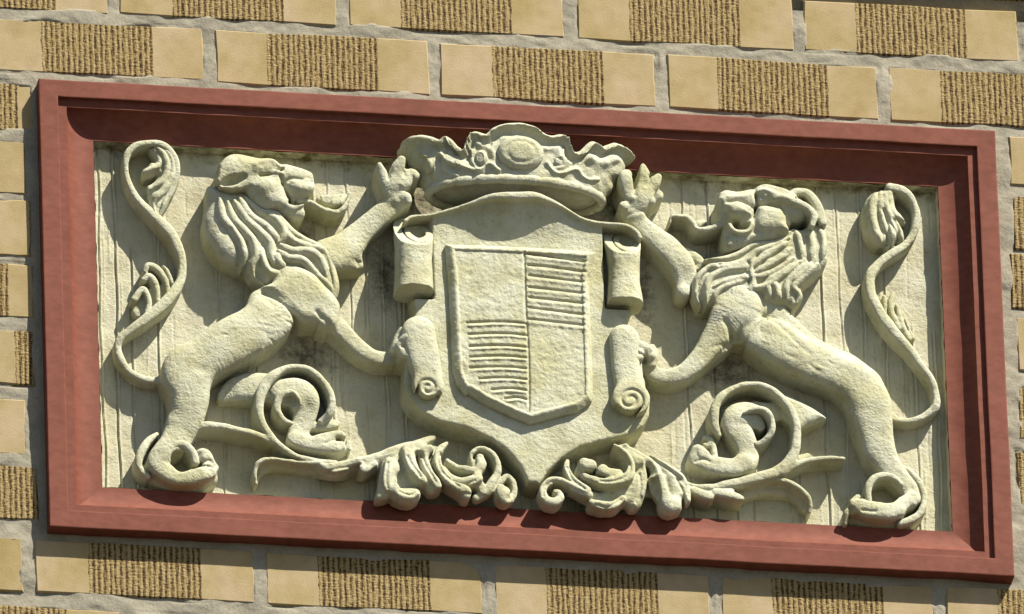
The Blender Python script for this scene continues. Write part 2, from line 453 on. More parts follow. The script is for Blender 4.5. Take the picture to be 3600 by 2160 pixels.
def smin(a, b, k):
    if k <= 0: return np.minimum(a, b)
    h = np.maximum(k - np.abs(a - b), 0)/k
    return np.minimum(a, b) - h*h*k*.25

RES = 0.86
class Vol:
    """axes X, Z, h (mm)"""
    def __init__(self, x0, x1, z0, z1, h1=60.0, h0=-2.4, res=RES):
        self.res = res
        self.xs = np.arange(x0, x1, res, dtype=np.float32); self.zs = np.arange(z0, z1, res, dtype=np.float32); self.hs = np.arange(h0, h1, res, dtype=np.float32)
        self.d = np.full((len(self.xs), len(self.zs), len(self.hs)), 12.0, np.float32)
    def box(self, x0, x1, z0, z1):
        i0 = max(0, np.searchsorted(self.xs, x0)); i1 = min(len(self.xs), np.searchsorted(self.xs, x1) + 1)
        k0 = max(0, np.searchsorted(self.zs, z0)); k1 = min(len(self.zs), np.searchsorted(self.zs, z1) + 1)
        return slice(i0, i1), slice(k0, k1)
    def path(self, view, pts, h, sub=6, smooth=True):
        """control points (x, y[, r[, h]]) in the measuring grid -> X, Z, r, h in mm"""
        Q = []
        for p in pts:
            v = view
            if isinstance(p[0], str): v, p = p[0], p[1:]
            hh = p[3] if len(p) > 3 else h; r = (p[2] if len(p) > 2 else 0)/ZF/PXMM
            x, z = va(v, p[0], p[1], hh); Q.append((x, z, r, hh))
        return catmull(Q, sub) if smooth else np.array(Q, float)
    def field(self, Q, margin):
        """2-D nearest-point field of a polyline on its own sub-grid"""
        R = Q[:, 2].max() + margin
        sx, sz = self.box(Q[:, 0].min()-R, Q[:, 0].max()+R, Q[:, 1].min()-R, Q[:, 1].max()+R)
        gx, gz = self.xs[sx][:, None], self.zs[sz][None, :]
        shp = (gx.shape[0], gz.shape[1])
        best = np.full(shp, 1e9, np.float32); D = np.zeros(shp, np.float32); Rr = np.zeros(shp, np.float32); Hh = np.zeros(shp, np.float32)
        if len(Q) == 1: Q = np.vstack([Q, Q + [.01, 0, 0, 0]])
        for a, b in zip(Q[:-1], Q[1:]):
            ex, ez = b[0]-a[0], b[1]-a[1]; L = ex*ex + ez*ez + 1e-9
            t = np.clip(((gx-a[0])*ex + (gz-a[1])*ez)/L, 0, 1)
            d = np.sqrt((gx-a[0]-t*ex)**2 + (gz-a[1]-t*ez)**2)
            r = a[2] + t*(b[2]-a[2]); k = d - r; m = k < best
            best = np.where(m, k, best); D = np.where(m, d, D); Rr = np.where(m, r, Rr); Hh = np.where(m, a[3] + t*(b[3]-a[3]), Hh)
        return sx, sz, D, Rr, Hh
    def stroke(self, view, pts, h=14.0, s=1.0, k=2.0, free=False, cut=False, sub=6, p=2.8, flat=.75):
        """rounded ridge standing on the floor (or a free tube): r across, r/s high above its axis at h"""
        Q = self.path(view, pts, h, sub); sx, sz, D, R, Hh = self.field(Q, k + 3)
        dh = self.hs[None, None, :] - Hh[:, :, None]
        if not (free or cut):          # broad forms are carved flatter on top than deep
            f = 1.0 + flat*np.clip((R - 2.2)/5.0, 0, 1)
            dh = dh - (R/s*(1 - 1/f))[:, :, None]; s = (s*f)[:, :, None]
        if not free: dh = np.maximum(dh, 0)
        if free or cut: d = np.sqrt(D[:, :, None]**2 + (dh*s)**2) - R[:, :, None]
        else: d = (D[:, :, None]**p + (dh*s)**p)**(1/p) - R[:, :, None]
        self.comb(sx, sz, d, k, cut)
        return self
    def comb(self, sx, sz, d, k, cut):
        if cut: self.d[sx, sz] = -smin(-self.d[sx, sz], d, k)
        else: self.d[sx, sz] = smin(self.d[sx, sz], d, k)
    def polysd(self, P, margin):
        sx, sz = self.box(P[:, 0].min()-margin, P[:, 0].max()+margin, P[:, 1].min()-margin, P[:, 1].max()+margin)
        gx, gz = np.meshgrid(self.xs[sx], self.zs[sz], indexing='ij')
        d = np.full(gx.shape, 1e9, np.float32); ins = np.zeros(gx.shape, bool)
        for a, b in zip(P, np.roll(P, -1, 0)):
            ex, ez = b[0]-a[0], b[1]-a[1]; L = ex*ex + ez*ez + 1e-9
            t = np.clip(((gx-a[0])*ex + (gz-a[1])*ez)/L, 0, 1)
            d = np.minimum(d, (gx-a[0]-t*ex)**2 + (gz-a[1]-t*ez)**2)
            c = (a[1] > gz) != (b[1] > gz)
            ins ^= c & (gx < ex*(gz-a[1])/(ez if abs(ez) > 1e-9 else 1e-9) + a[0])
        d = np.sqrt(d)
        return sx, sz, np.where(ins, -d, d), gx, gz
    def plate(self, view, pts, H=20.0, w=4.0, a=1.0, k=2.0, smooth=True, top=None, cut=False, hmap=None, bottom=None):
        """traced outline, raised to H (mm), with edges rounded over w across and w/a deep; top(gx, gz) may vary the height"""
        Q = self.path(view, [(p if isinstance(p[0], str) else p[:2]) for p in pts], hmap if hmap is not None else H, 5, False)[:, :2]
        if smooth:
            n = len(Q); Q = catmull(np.vstack([Q[-1:], Q, Q[:1], Q[1:2]]), 5)[5:5+5*n]
        sx, sz, sd, gx, gz = self.polysd(Q, k + 3)
        Ht = np.full(gx.shape, H, np.float32) if top is None else top(gx, gz).astype(np.float32)
        qx = (sd + w)[:, :, None]; qh = (self.hs[None, None, :] - Ht[:, :, None])*a + w
        d = np.minimum(np.maximum(qx, qh), 0) + np.sqrt(np.maximum(qx, 0)**2 + np.maximum(qh, 0)**2) - w
        if bottom is not None: d = np.maximum(d, bottom - self.hs[None, None, :])
        self.comb(sx, sz, d, k, cut)
        return self
    def line(self, view, pts, amp=2.0, w=22.0, h=30.0, sharp=2.0, hmin=None):
        """ridge (amp > 0) or groove (amp < 0) raised on whatever surface is there; w = half width in the grid"""
        Q = self.path(view, [p[:3] if isinstance(p[0], str) else p[:2] for p in pts], h); wm = w/ZF/PXMM
        Q[:, 2] = 0
        sx, sz, D, R, Hh = self.field(Q, wm*2.6)
        n = len(Q)
        f = np.exp(-(D/wm)**sharp)*amp
        if hmin is None: self.d[sx, sz] -= f[:, :, None]
        else:
            g = np.clip((self.hs - hmin)/3.0, 0, 1)
            self.d[sx, sz] -= f[:, :, None]*g[None, None, :]
        return self
    def locks(self, view, strands, amp=4.5, w=42.0, h=31.0, hmin=8.0, tip=.22):
        """half-round locks of hair side by side on the surface below; valleys stay sharp"""
        G = np.zeros(self.d.shape[:2], np.float32); wm = w/ZF/PXMM
        for st in strands:
            Q = self.path(view, [p[:3] if isinstance(p[0], str) else p[:2] for p in st], h, 8)
            t = np.linspace(0, 1, len(Q)); Q[:, 2] = wm*np.clip(np.minimum(.45 + t*5, .25 + (1 - t)/tip*.75), .2, 1)
            sx, sz, D, Rr, Hh = self.field(Q, 2.0)
            f = amp*(.35 + .65*Rr/wm)*np.sqrt(np.maximum(0, 1 - (D/np.maximum(Rr, .05))**2))
            G[sx, sz] = np.maximum(G[sx, sz], f)
        g = np.clip((self.hs - hmin)/3.0, 0, 1)
        self.d -= G[:, :, None]*g[None, None, :]
        return self
    def dent(self, view, x, y, rx, ry=None, amp=3.0, h=30.0, rot=0.0, hmin=None):
        """soft round hollow (amp > 0) or boss (amp < 0)"""
        ry = ry or rx; cx, cz = va(view, x, y, h); a, b = rx/ZF/PXMM, ry/ZF/PXMM/.885
        R = 2.4*max(a, b); sx, sz = self.box(cx-R, cx+R, cz-R, cz+R)
        gx, gz = self.xs[sx][:, None]-cx, self.zs[sz][None, :]-cz
        c, s = math.cos(rot), math.sin(rot); u, v = gx*c - gz*s, gx*s + gz*c
        f = np.exp(-((u/a)**2 + (v/b)**2)**1.5)*amp
        self.d[sx, sz] += f[:, :, None]
        return self
    def ball(self, view, x, y, r, h=20.0, s=1.0, k=2.0, free=False, cut=False):
        return self.stroke(view, [(x, y, r, h)], h, s, k, free, cut)
    def rough(self, amp=.35, f=.22, seed=1):
        r = np.random.default_rng(seed); gx, gz = np.meshgrid(self.xs, self.zs, indexing='ij'); v = np.zeros_like(gx)
        for k in range(14):
            th = r.uniform(0, 6.28); fr = f*r.uniform(.4, 2.2); p = r.uniform(0, 6.28)
            v += np.sin((gx*math.cos(th) + gz*math.sin(th))*fr + p + 1.1*np.sin((gx*math.sin(th) - gz*math.cos(th))*fr*.6 + p*2))
        u = np.zeros_like(gx)
        for k in range(16):
            th = r.uniform(0, 6.28); fr = r.uniform(.5, 1.5); p = r.uniform(0, 6.28)
            u += np.sin((gx*math.cos(th) + gz*math.sin(th))*fr + p + 1.4*np.sin((gx*math.sin(th) - gz*math.cos(th))*fr*.5 + p*3))
        self.d += (v/14*amp*2.2 + u/16*.22)[:, :, None]
        return self
    def undercut(self, hmin, zmax, soft=14.0):
        """free the carving from the floor where it hangs over the frame"""
        f = np.clip((zmax - self.zs)/soft, 0, 1)*hmin - 4*(1 - np.clip((zmax - self.zs)/soft, 0, 1))
        self.d = np.maximum(self.d, (f[None, :, None] - self.hs[None, None, :]).astype(np.float32))
        return self
    def build(self, name, mat, parent, label=None):
        # close what reaches the sides of the grid
        V, F = surface_nets(self.d, (self.xs[0], self.zs[0], self.hs[0]), self.res)
        P = np.stack([V[:, 0], V[:, 2], V[:, 1]], -1)
        o = link(name, mesh_np(name, world_pts(P), F, True), mat, parent)
        if label: o['label'] = label
        return o

def vol_px(x0, y0, x1, y1, h1=60.0, pad=6.0, res=RES):
    c = [at(x, y, h) for x in (x0, x1) for y in (y0, y1) for h in (0, h1*.7)]
    X = [p[0] for p in c]; Z = [p[1] for p in c]
    return Vol(min(X)-pad, max(X)+pad, min(Z)-pad, max(Z)+pad, h1, res=res)

relief = link('lion_relief', None, None)
tag(relief, 'cream carved stone relief of two lions holding a crowned shield, inside the red frame', 'relief')

# ------------------------------------------------------------------ panel floor and its rim
def build_panel():
    hx, hz = FW/2 - 53.4, FH/2 - 53.4
    xs = np.arange(-hx, hx + .4, .8); zs = np.linspace(-hz, hz, 130)
    gx, gz = np.meshgrid(xs, zs, indexing='ij')
    r = np.random.default_rng(5); h = np.zeros_like(gx)
    x = -hx + 6
    while x < hx - 4:
        wig = .9*np.sin(gz*.021 + r.uniform(0, 6)) + .5*np.sin(gz*.07 + r.uniform(0, 6))
        amp = r.uniform(.6, 1.15); w = r.uniform(.7, .95)
        z0, z1 = (-hz - 20, hz + 20) if r.random() < .4 else sorted(r.uniform(-hz - 60, hz + 60, 2))
        env = np.clip((gz - z0)/12, 0, 1)*np.clip((z1 - gz)/12, 0, 1)
        u = gx - x - wig
        h += env*(amp*1.25*np.exp(-(u/w)**2) - amp*1.5*np.exp(-((u + 1.5)/w)**2))
        x += r.choice([12.0, 15.0, 19.5, 26.0]) + r.uniform(-2, 2)
    x = -hx + 2
    while x < hx - 2:
        wig = .5*np.sin(gz*.05 + r.uniform(0, 6)) + .3*np.sin(gz*.17 + r.uniform(0, 6))
        z0 = r.uniform(-hz - 40, hz - 20); z1 = z0 + r.uniform(30, 160)
        env = np.clip((gz - z0)/8, 0, 1)*np.clip((z1 - gz)/8, 0, 1)
        h += env*r.choice([-.7, -.5, .55, .75])*np.exp(-((gx - x - wig)/r.uniform(.6, 1.0))**2)
        x += r.uniform(2.5, 7.0)
    for k in range(10):
        th = r.uniform(0, 6.28); fr = r.uniform(.05, .3)
        h += .14*np.sin((gx*math.cos(th) + gz*math.sin(th))*fr + r.uniform(0, 6))
    h -= .6
    nx, nz = len(xs), len(zs)
    P = np.stack([gx.ravel(), h.ravel(), gz.ravel()], -1); I = np.arange(nx*nz).reshape(nx, nz)
    F = [np.stack([I[:-1, :-1], I[1:, :-1], I[1:, 1:], I[:-1, 1:]], -1).reshape(-1, 4)]
    b = len(P); rim = []; RF = []
    hx2, hz2 = hx + .25, hz + .25
    cor = [(-hx2, -hz2), (hx2, -hz2), (hx2, hz2), (-hx2, hz2)]
    for i in range(4):
        a, c = np.array(cor[i]), np.array(cor[(i+1) % 4]); n = 120
        inw = np.array([-(c-a)[1], (c-a)[0]])/np.linalg.norm(c-a)
        for hh, off in ((-3, 0), (3.5, 0), (8, 0), (11.2, 0), (12.3, -.15)):
            for k in range(n+1):
                q = a + (c-a)*k/n
                wv = .45*math.sin(k*.9 + hh) + .4*math.sin(k*.37 + i*2)
                q = q - inw*(off) + inw*(max(0, wv)*(1 if 0 < k < n else 0))
                rim.append((q[0], hh + (.35*math.sin(k*1.7 + i) if hh > 12 else 0), q[1]))
        J = np.arange(5*(n+1)).reshape(5, n+1) + b; b += 5*(n+1)
        RF.append(np.stack([J[:-1, :-1], J[:-1, 1:], J[1:, 1:], J[1:, :-1]], -1).reshape(-1, 4))
    P = np.vstack([P, np.array(rim)]); F = np.vstack(F + RF)
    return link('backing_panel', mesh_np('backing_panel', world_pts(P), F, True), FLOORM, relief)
build_panel()

# ------------------------------------------------------------------ left lion
def lion_left():
    v = vol_px(345, 480, 1490, 1790, 56)
    # trunk
    v.stroke('B', [(930, 1200, 190), (1070, 1080, 215), (1250, 980, 240), (1430, 870, 250), (1610, 780, 245), (1770, 640, 235), (1790, 560, 190)], 13, 1.08, 3)
    v.stroke('B', [(1690, 470, 125), (1760, 560, 170)], 16, 1.1, 8)
    # standing hind leg
    v.stroke('C', [(960, 170, 215), (965, 330, 220), (975, 480, 205), (950, 640, 180), (895, 790, 150), (855, 880, 128)], 12, 1.05, 10)
    v.stroke('C', [(860, 870, 130, 14), (760, 960, 115, 16), (690, 1050, 105, 16), (740, 1130, 95, 17), (860, 1195, 85, 19), (1000, 1200, 85, 20), (1120, 1160, 88, 20), (1190, 1145, 72, 19)], 16, 1.0, 5)
    v.stroke('C', [(900, 985, 78, 26), (945, 1030, 88, 26), (930, 1070, 60, 26)], 24, .42, 2, True, True)
    v.stroke('C', [(1080, 1000, 62, 17), (1140, 985, 72, 19), (1190, 1050, 62, 19), (1245, 1095, 42, 17)], 17, 1.0, 4)
    v.line('C', [(1040, 1100), (1130, 1080), (1230, 1085)], -2.2, 16, 24)
    v.line('C', [(1130, 1030), (1200, 1020)], -1.6, 14, 24)
    v.stroke('C', [(560, 1150, 62), (700, 1235, 62), (900, 1285, 55), (1080, 1270, 55), (1220, 1215, 50)], 6, 1.0, 6)
    v.dent('C', 800, 430, 70, 110, 2.6, 28); v.dent('C', 880, 540, 60, 60, 1.5, 28); v.dent('C', 1110, 130, 70, 45, 1.6, 32)
    # far hind leg
    v.stroke('C', [(1330, 410, 60), (1440, 360, 120), (1560, 345, 150), (1700, 350, 160), (1850, 380, 150)], 7, 1.25, 4)
    v.stroke('C', [(1900, 390, 140), (2020, 390, 152), (2090, 450, 158), (2120, 560, 120), (2090, 680, 100), (2050, 760, 98), (2075, 810, 92)], 12, 1.15, 5)
    v.stroke('H', [(640, 690, 78), (770, 730, 78), (900, 750, 82), (1010, 755, 80), (1075, 750, 62)], 15, 1.05, 4)
    v.stroke('H', [(880, 680, 48), (980, 645, 42), (1070, 625, 36), (1115, 640, 28)], 18, 1.0, 3)
    v.line('H', [(950, 700), (1030, 672), (1110, 655)], -2.0, 14, 24)
    v.stroke('H', [(830, 560, 38), (920, 560, 52), (1000, 545, 56), (1040, 530, 40)], 13, 1.0, 3)
    v.stroke('H', [(1110, 790, 20), (1150, 750, 20), (1165, 700, 20), (1175, 770, 18)], 12, 1.0, 1)
    v.ball('C', 1985, 425, 80, 26, 1.0, 2, True, True); v.ball('C', 1925, 560, 50, 24, .6, 2, True, True)
    # shoulder, chest, lower foreleg reaching to the scroll
    v.stroke('B', [(1930, 260, 150), (2050, 340, 185), (2130, 450, 175), ('F', 50, 570, 140), ('F', 190, 690, 112), ('F', 320, 810, 96), ('F', 450, 920, 84), ('F', 580, 995, 76), ('F', 720, 1015, 74), ('F', 830, 985, 76), ('F', 900, 945, 74)], 15, 1.0, 3)
    v.plate('B', [(1705, 300), (1800, 255), (2000, 140), (2170, 160), (2340, 320), (2450, 440), ('F', 260, 560), ('F', 200, 700), ('F', 60, 680), (2230, 640), (2110, 640), (2010, 570), (1900, 460), (1780, 360)], 33, 9, 1.1, 4, hmap=28)
    v.line('B', [(1720, 350), (1850, 430), (1980, 540), (2055, 640), (2075, 780)], -3.6, 20, 30)
    v.line('F', [(30, 560), (140, 660), (240, 770), (330, 860)], -2.4, 26, 28)
    v.stroke('B', [(2260, 200, 110), (2330, 340, 100), ('F', 60, 420, 90)], 18, 1.0, 4)
    v.stroke('F', [(850, 880, 60, 30), (900, 810, 52, 34), (960, 790, 44, 35), (1010, 850, 34, 35)], 32, 1.0, 3)
    v.stroke('F', [(890, 950, 66, 30), (960, 970, 52, 34), (1020, 1005, 38, 35)], 32, 1.0, 3)
    v.stroke('F', [(800, 900, 46, 28), (820, 800, 40, 28), (860, 730, 38, 30)], 26, 1.0, 3)
    v.line('F', [(860, 880), (940, 890), (1010, 900)], -2.4, 16, 34)
    # raised foreleg with open paw
    v.stroke('D', [(150, 1420, 190, 12), (300, 1330, 160, 13), (430, 1200, 128, 14), (560, 1080, 112, 16), (690, 970, 108, 18), (800, 890, 95, 20)], 14, 1.05, 4)
    v.stroke('F', [(230, 60, 110), (350, 70, 105), (420, 100, 60)], 14, 1.0, 5)
    v.stroke('D', [(790, 840, 100, 22), (770, 720, 120, 24), (830, 670, 118, 25)], 24, 1.1, 4)
    v.stroke('D', [(720, 680, 70, 26), (670, 590, 52, 29), (640, 500, 26, 33)], 28, 1.0, 3)
    v.stroke('D', [(800, 640, 80, 27), (815, 540, 66, 31), (855, 450, 42, 35)], 29, 1.0, 3)
    v.stroke('D', [(880, 660, 76, 26), (945, 600, 60, 29), (990, 610, 42, 31)], 28, 1.0, 3)
    v.stroke('D', [(820, 840, 60, 26), (890, 815, 52, 29), (920, 850, 36, 30)], 26, 1.0, 3)
    v.line('D', [(730, 620), (740, 540)], -2.6, 18, 34); v.line('D', [(880, 610), (880, 570)], -2.2, 16, 34); v.dent('D', 800, 700, 60, 40, -1.6, 34)
    # head
    v.stroke('A', [(1420, 520, 170), (1560, 500, 170), (1720, 540, 165)], 22, 1.05, 6, flat=.2)
    v.stroke('A', [(1720, 640, 165), (1830, 660, 150)], 22, 1.0, 6, flat=.15, p=2.3)
    v.stroke('A', [(1830, 520, 140), (1980, 530, 118), (2080, 550, 100), (2110, 580, 92)], 25, 1.05, 6, flat=.15, p=2.3)
    v.plate('A', [(1585, 380), (1650, 332), (1750, 318), (1835, 332), (1885, 392), (1880, 428), (1800, 460), (1690, 490), (1620, 475), (1585, 430)], 40, 7, 1.1, 3, hmap=36)
    v.plate('A', [(1590, 510), (1700, 500), (1800, 485), (1880, 525), (1915, 575), (1950, 640), (1975, 740), (1930, 800), (1850, 802), (1750, 790), (1640, 720), (1570, 640), (1550, 560)], 38.5, 13, 1.3, 4, hmap=36)
    v.plate('A', [(1885, 402), (2000, 405), (2100, 440), (2170, 470), (2202, 520), (2200, 600), (2165, 660), (2080, 690), (1995, 700), (1950, 620), (1900, 550), (1880, 470)], 37, 11, 1.2, 4, hmap=35)
    v.stroke('A', [(1940, 450, 52), (2060, 480, 50), (2150, 500, 40)], 31, 1.0, 5)
    v.stroke('A', [(2040, 610, 82), (2120, 610, 76), (2150, 600, 56)], 31, .95, 3, flat=0, p=2.2)
    v.stroke('A', [(1860, 760, 105, 22), (1980, 840, 88, 23), (2050, 860, 72, 24)], 22, 1.0, 5, flat=.1, p=2.3)
    v.stroke('A', [(1940, 760, 46), (2000, 805, 34), (2085, 765, 30)], 31, 1.0, 3)
    v.stroke('A', [(1985, 728, 24, 38), (2050, 722, 34, 38), (2120, 708, 36, 36), (2190, 690, 34, 34)], 36, .22, 1.2, True, True)
    v.line('A', [(1690, 492), (1780, 482), (1880, 440), (1905, 425)], -4.2, 15, 36); v.line('A', [(1640, 400), (1760, 345), (1880, 400)], .8, 20, 36)
    v.stroke('A', [(1850, 375, 14, 42), (1880, 400, 20, 42)], 41, .5, 1, True, True)
    v.stroke('A', [(1800, 460, 22, 37), (1850, 455, 24, 38), (1895, 470, 18, 37)], 37, 1, 2)
    v.line('A', [(1900, 560), (1990, 520), (2090, 530)], -1.8, 18, 36); v.line('A', [(1885, 500), (1915, 570), (1950, 640), (1985, 700)], -3.6, 20, 36)
    v.line('A', [(1620, 640), (1700, 720), (1800, 790), (1900, 800)], -1.6, 24, 34); v.dent('A', 1740, 600, 90, 70, -2.6, 36); v.dent('A', 2090, 620, 60, 45, -1.4, 38)
    v.ball('A', 2170, 505, 22, 38, .8, 1, True, True); v.line('A', [(2190, 545), (2120, 560)], -1.0, 12, 36)
    # ear
    v.stroke('A', [(1300, 540, 34), (1350, 440, 40), (1460, 395, 42), (1560, 400, 40), (1585, 470, 36), (1550, 570, 34), (1420, 605, 32), (1320, 580, 30)], 33, 1.0, 3)
    v.stroke('A', [(1340, 540, 36), (1440, 510, 58), (1530, 480, 46)], 40, .45, 2, True, True)
    v.stroke('A', [(1330, 400, 30), (1400, 345, 40), (1480, 335, 40), (1560, 365, 30)], 31, 1.0, 4)
    v.stroke('A', [(1450, 430, 100, 28), (1560, 425, 100, 28), (1640, 440, 90, 28)], 28, 1.1, 6, flat=.1, p=2.3)
    # tail
    v.stroke('B', [(790, 1190, 60, 12), (700, 1212, 38, 11), (580, 1205, 36, 11), (440, 1140, 36, 11), (345, 1020, 36, 11), (310, 900, 36, 11), (335, 810, 40, 12), (430, 730, 46, 13), (560, 640, 52, 14), (690, 540, 58, 14), (800, 430, 58, 14), (880, 320, 52, 14), (925, 220, 44, 14), (935, 100, 42, 14),
                   ('A', 915, 1260, 46, 14), ('A', 845, 1100, 54, 14), ('A', 750, 980, 52, 14), ('A', 620, 850, 46, 14), ('A', 500, 720, 38, 14), ('A', 420, 580, 32, 14), ('A', 388, 430, 28, 15), ('A', 400, 300, 36, 16), ('A', 480, 215, 36, 17), ('A', 590, 185, 34, 18), ('A', 700, 188, 34, 18), ('A', 800, 240, 34, 18), ('A', 865, 340, 34, 18), ('A', 882, 460, 32, 18), ('A', 855, 590, 28, 17), ('A', 790, 730, 24, 16), ('A', 718, 885, 12, 15)], 14, .85, 2)
    for pts in ([(575, 150, 26), (610, 100, 32), (690, 130, 34), (755, 210, 30), (790, 300, 26), (800, 400, 24)], [(560, 240, 28), (610, 205, 32), (665, 260, 32), (695, 350, 28), (700, 440, 24)],
                [(470, 430, 34), (545, 335, 32), (595, 390, 30), (615, 480, 28), (590, 560, 24)], [(750, 100, 14), (790, 150, 20), (835, 260, 22), (850, 300, 20)]):
        v.stroke('B', pts, 11, .8, 1.5)
    v.plate('B', [(520, 420), (640, 300), (820, 260), (860, 320), (640, 540), (500, 600), (450, 520)], 8, 3, 1, 2)
    rr = random.Random(4)
    for k in range(26):
        x, y = rr.uniform(1050, 1950), rr.uniform(560, 1100)
        if abs((y - 980) + (x - 1250)*.58) > 200: continue
        a = rr.uniform(-.2, .5); L_ = rr.uniform(50, 130)
        v.line('B', [(x, y), (x + L_*.5, y + L_*.5*math.sin(a) + rr.uniform(-8, 8)), (x + L_, y + L_*math.sin(a))], rr.choice([-1.0, -.8, .7]), rr.uniform(10, 18), 33)
    v.rough(.42, .16, 3)
    o = v.build('lion', STONE, relief, 'left lion, head turned back over its mane, one paw raised')
    # tail tuft
    t = vol_px(440, 490, 650, 790, 34)
    t.plate('A', [(640, 200), (780, 210), (870, 310), (905, 430), (880, 560), (790, 720), (712, 885), (655, 830), (640, 720), (575, 640), (560, 590), (660, 540), (700, 470), (580, 500), (545, 450), (620, 395), (700, 360), (690, 280)], 18, 6, .9, 1)
    for pts in ([(610, 205), (690, 290), (700, 380), (600, 430), (540, 480)], [(680, 205), (770, 310), (795, 430), (740, 540), (620, 620)], [(750, 205), (840, 320), (840, 470), (760, 620), (650, 740), (690, 880)], [(830, 260), (890, 400), (880, 550), (790, 730), (715, 880)]):
        pass
    t.locks('A', [[(610, 205), (690, 290), (700, 380), (600, 430), (540, 480)], [(680, 205), (770, 310), (795, 430), (740, 540), (620, 620)], [(750, 205), (840, 320), (840, 470), (760, 620), (650, 740), (690, 880)], [(830, 260), (885, 400), (875, 550), (790, 730), (715, 880)], [(640, 330), (650, 400), (560, 450)]], 3.6, 40, 20, 3)
    t.stroke('A', [(480, 430, 40, 12), (520, 560, 45, 10), (570, 690, 42, 8)], 10, .35, 1, False, True)
    t.rough(.35, .3, 4).build('tail_tuft', STONE, o)
    # mane
    m = vol_px(690, 560, 1200, 1080, 60)
    m.plate('A', [(1190, 560), (1290, 590), (1420, 620), (1540, 620), (1620, 700), (1720, 790), (1880, 830), (2010, 990), (2140, 1080), (2300, 1130), (2390, 1280), (2430, 1480), ('B', 2440, 280), ('B', 2400, 420), ('B', 2320, 330), ('B', 2100, 180), ('B', 1960, 150), ('B', 1800, 260), ('B', 1700, 250), ('B', 1560, 120), (1350, 1300), (1200, 1120), (1150, 930), (1180, 730)], 28, 14, 1.2, 2, hmap=26)
    S = [[(1300, 700), (1330, 870), (1420, 1000), (1500, 1120), (1530, 1240), (1510, 1390)], [(1375, 730), (1440, 900), (1560, 1030), (1640, 1140), (1650, 1250), (1605, 1340), (1615, 1440), ('B', 1640, 185), ('B', 1760, 265)],
         [(1440, 720), (1560, 900), (1700, 1030), (1790, 1130), (1800, 1250), (1835, 1345)], [(1490, 690), (1590, 860), (1740, 965), (1830, 1065), (1840, 1110)], [(1545, 680), (1680, 800), (1830, 880), (1920, 985), (1920, 1080), (1860, 1130)],
         [(1700, 800), (1850, 840), (1950, 950), (2050, 1035), (2200, 1120), (2300, 1145)], [(1920, 1010), (2000, 1095), (2110, 1145), (2240, 1160)], [(1890, 1150), (2000, 1205), (2150, 1205), (2260, 1265), (2320, 1375), (2335, 1480)],
         [(1870, 1205), (1960, 1275), (2100, 1295), (2200, 1400), ('B', 2260, 200), ('B', 2370, 300), ('B', 2390, 420)], [(1680, 1140), (1720, 1270), (1770, 1385), (1880, 1425), (2010, 1405)], [(2200, 1170), (2330, 1205), (2400, 1350), ('B', 2435, 260), ('B', 2400, 420)], [(1840, 1240), (1880, 1320), (1930, 1360)]]
    m.locks('A', S, 5.2, 46, 31)
    for s in [[(1400, 1010), (1470, 1150), (1490, 1300)], [(1700, 1160), (1760, 1300), (1800, 1390)], [(1570, 1110), (1600, 1250), (1570, 1330)]]: m.line('A', s, -2.5, 22, 30, 2.0, 10)
    m.rough(.4, .22, 5).build('mane', STONE, o, 'wavy mane of the left lion')
    # tongue
    g = vol_px(1040, 680, 1270, 860, 44)
    g.stroke('A', [(2060, 735, 34, 27), (2150, 745, 26, 26), (2250, 790, 22, 25), (2340, 835, 22, 24), ('D', 140, 935, 24, 24), ('D', 220, 960, 26, 24), ('D', 290, 925, 26, 24), ('D', 330, 850, 22, 24), ('D', 355, 785, 16, 24)], 25, .8, 2)
    g.stroke('D', [(60, 830, 30), (150, 850, 60), (240, 850, 62), (310, 820, 36)], 12, 1.2, 3)
    g.line('D', [(80, 780), (95, 850)], 1.2, 12, 15); g.line('D', [(200, 790), (190, 880)], 1.2, 12, 15); g.line('D', [(280, 790), (270, 880)], 1.2, 12, 15)
    g.rough(.5, .4, 6).build('tongue', STONE, o)
    return o
lion_left()

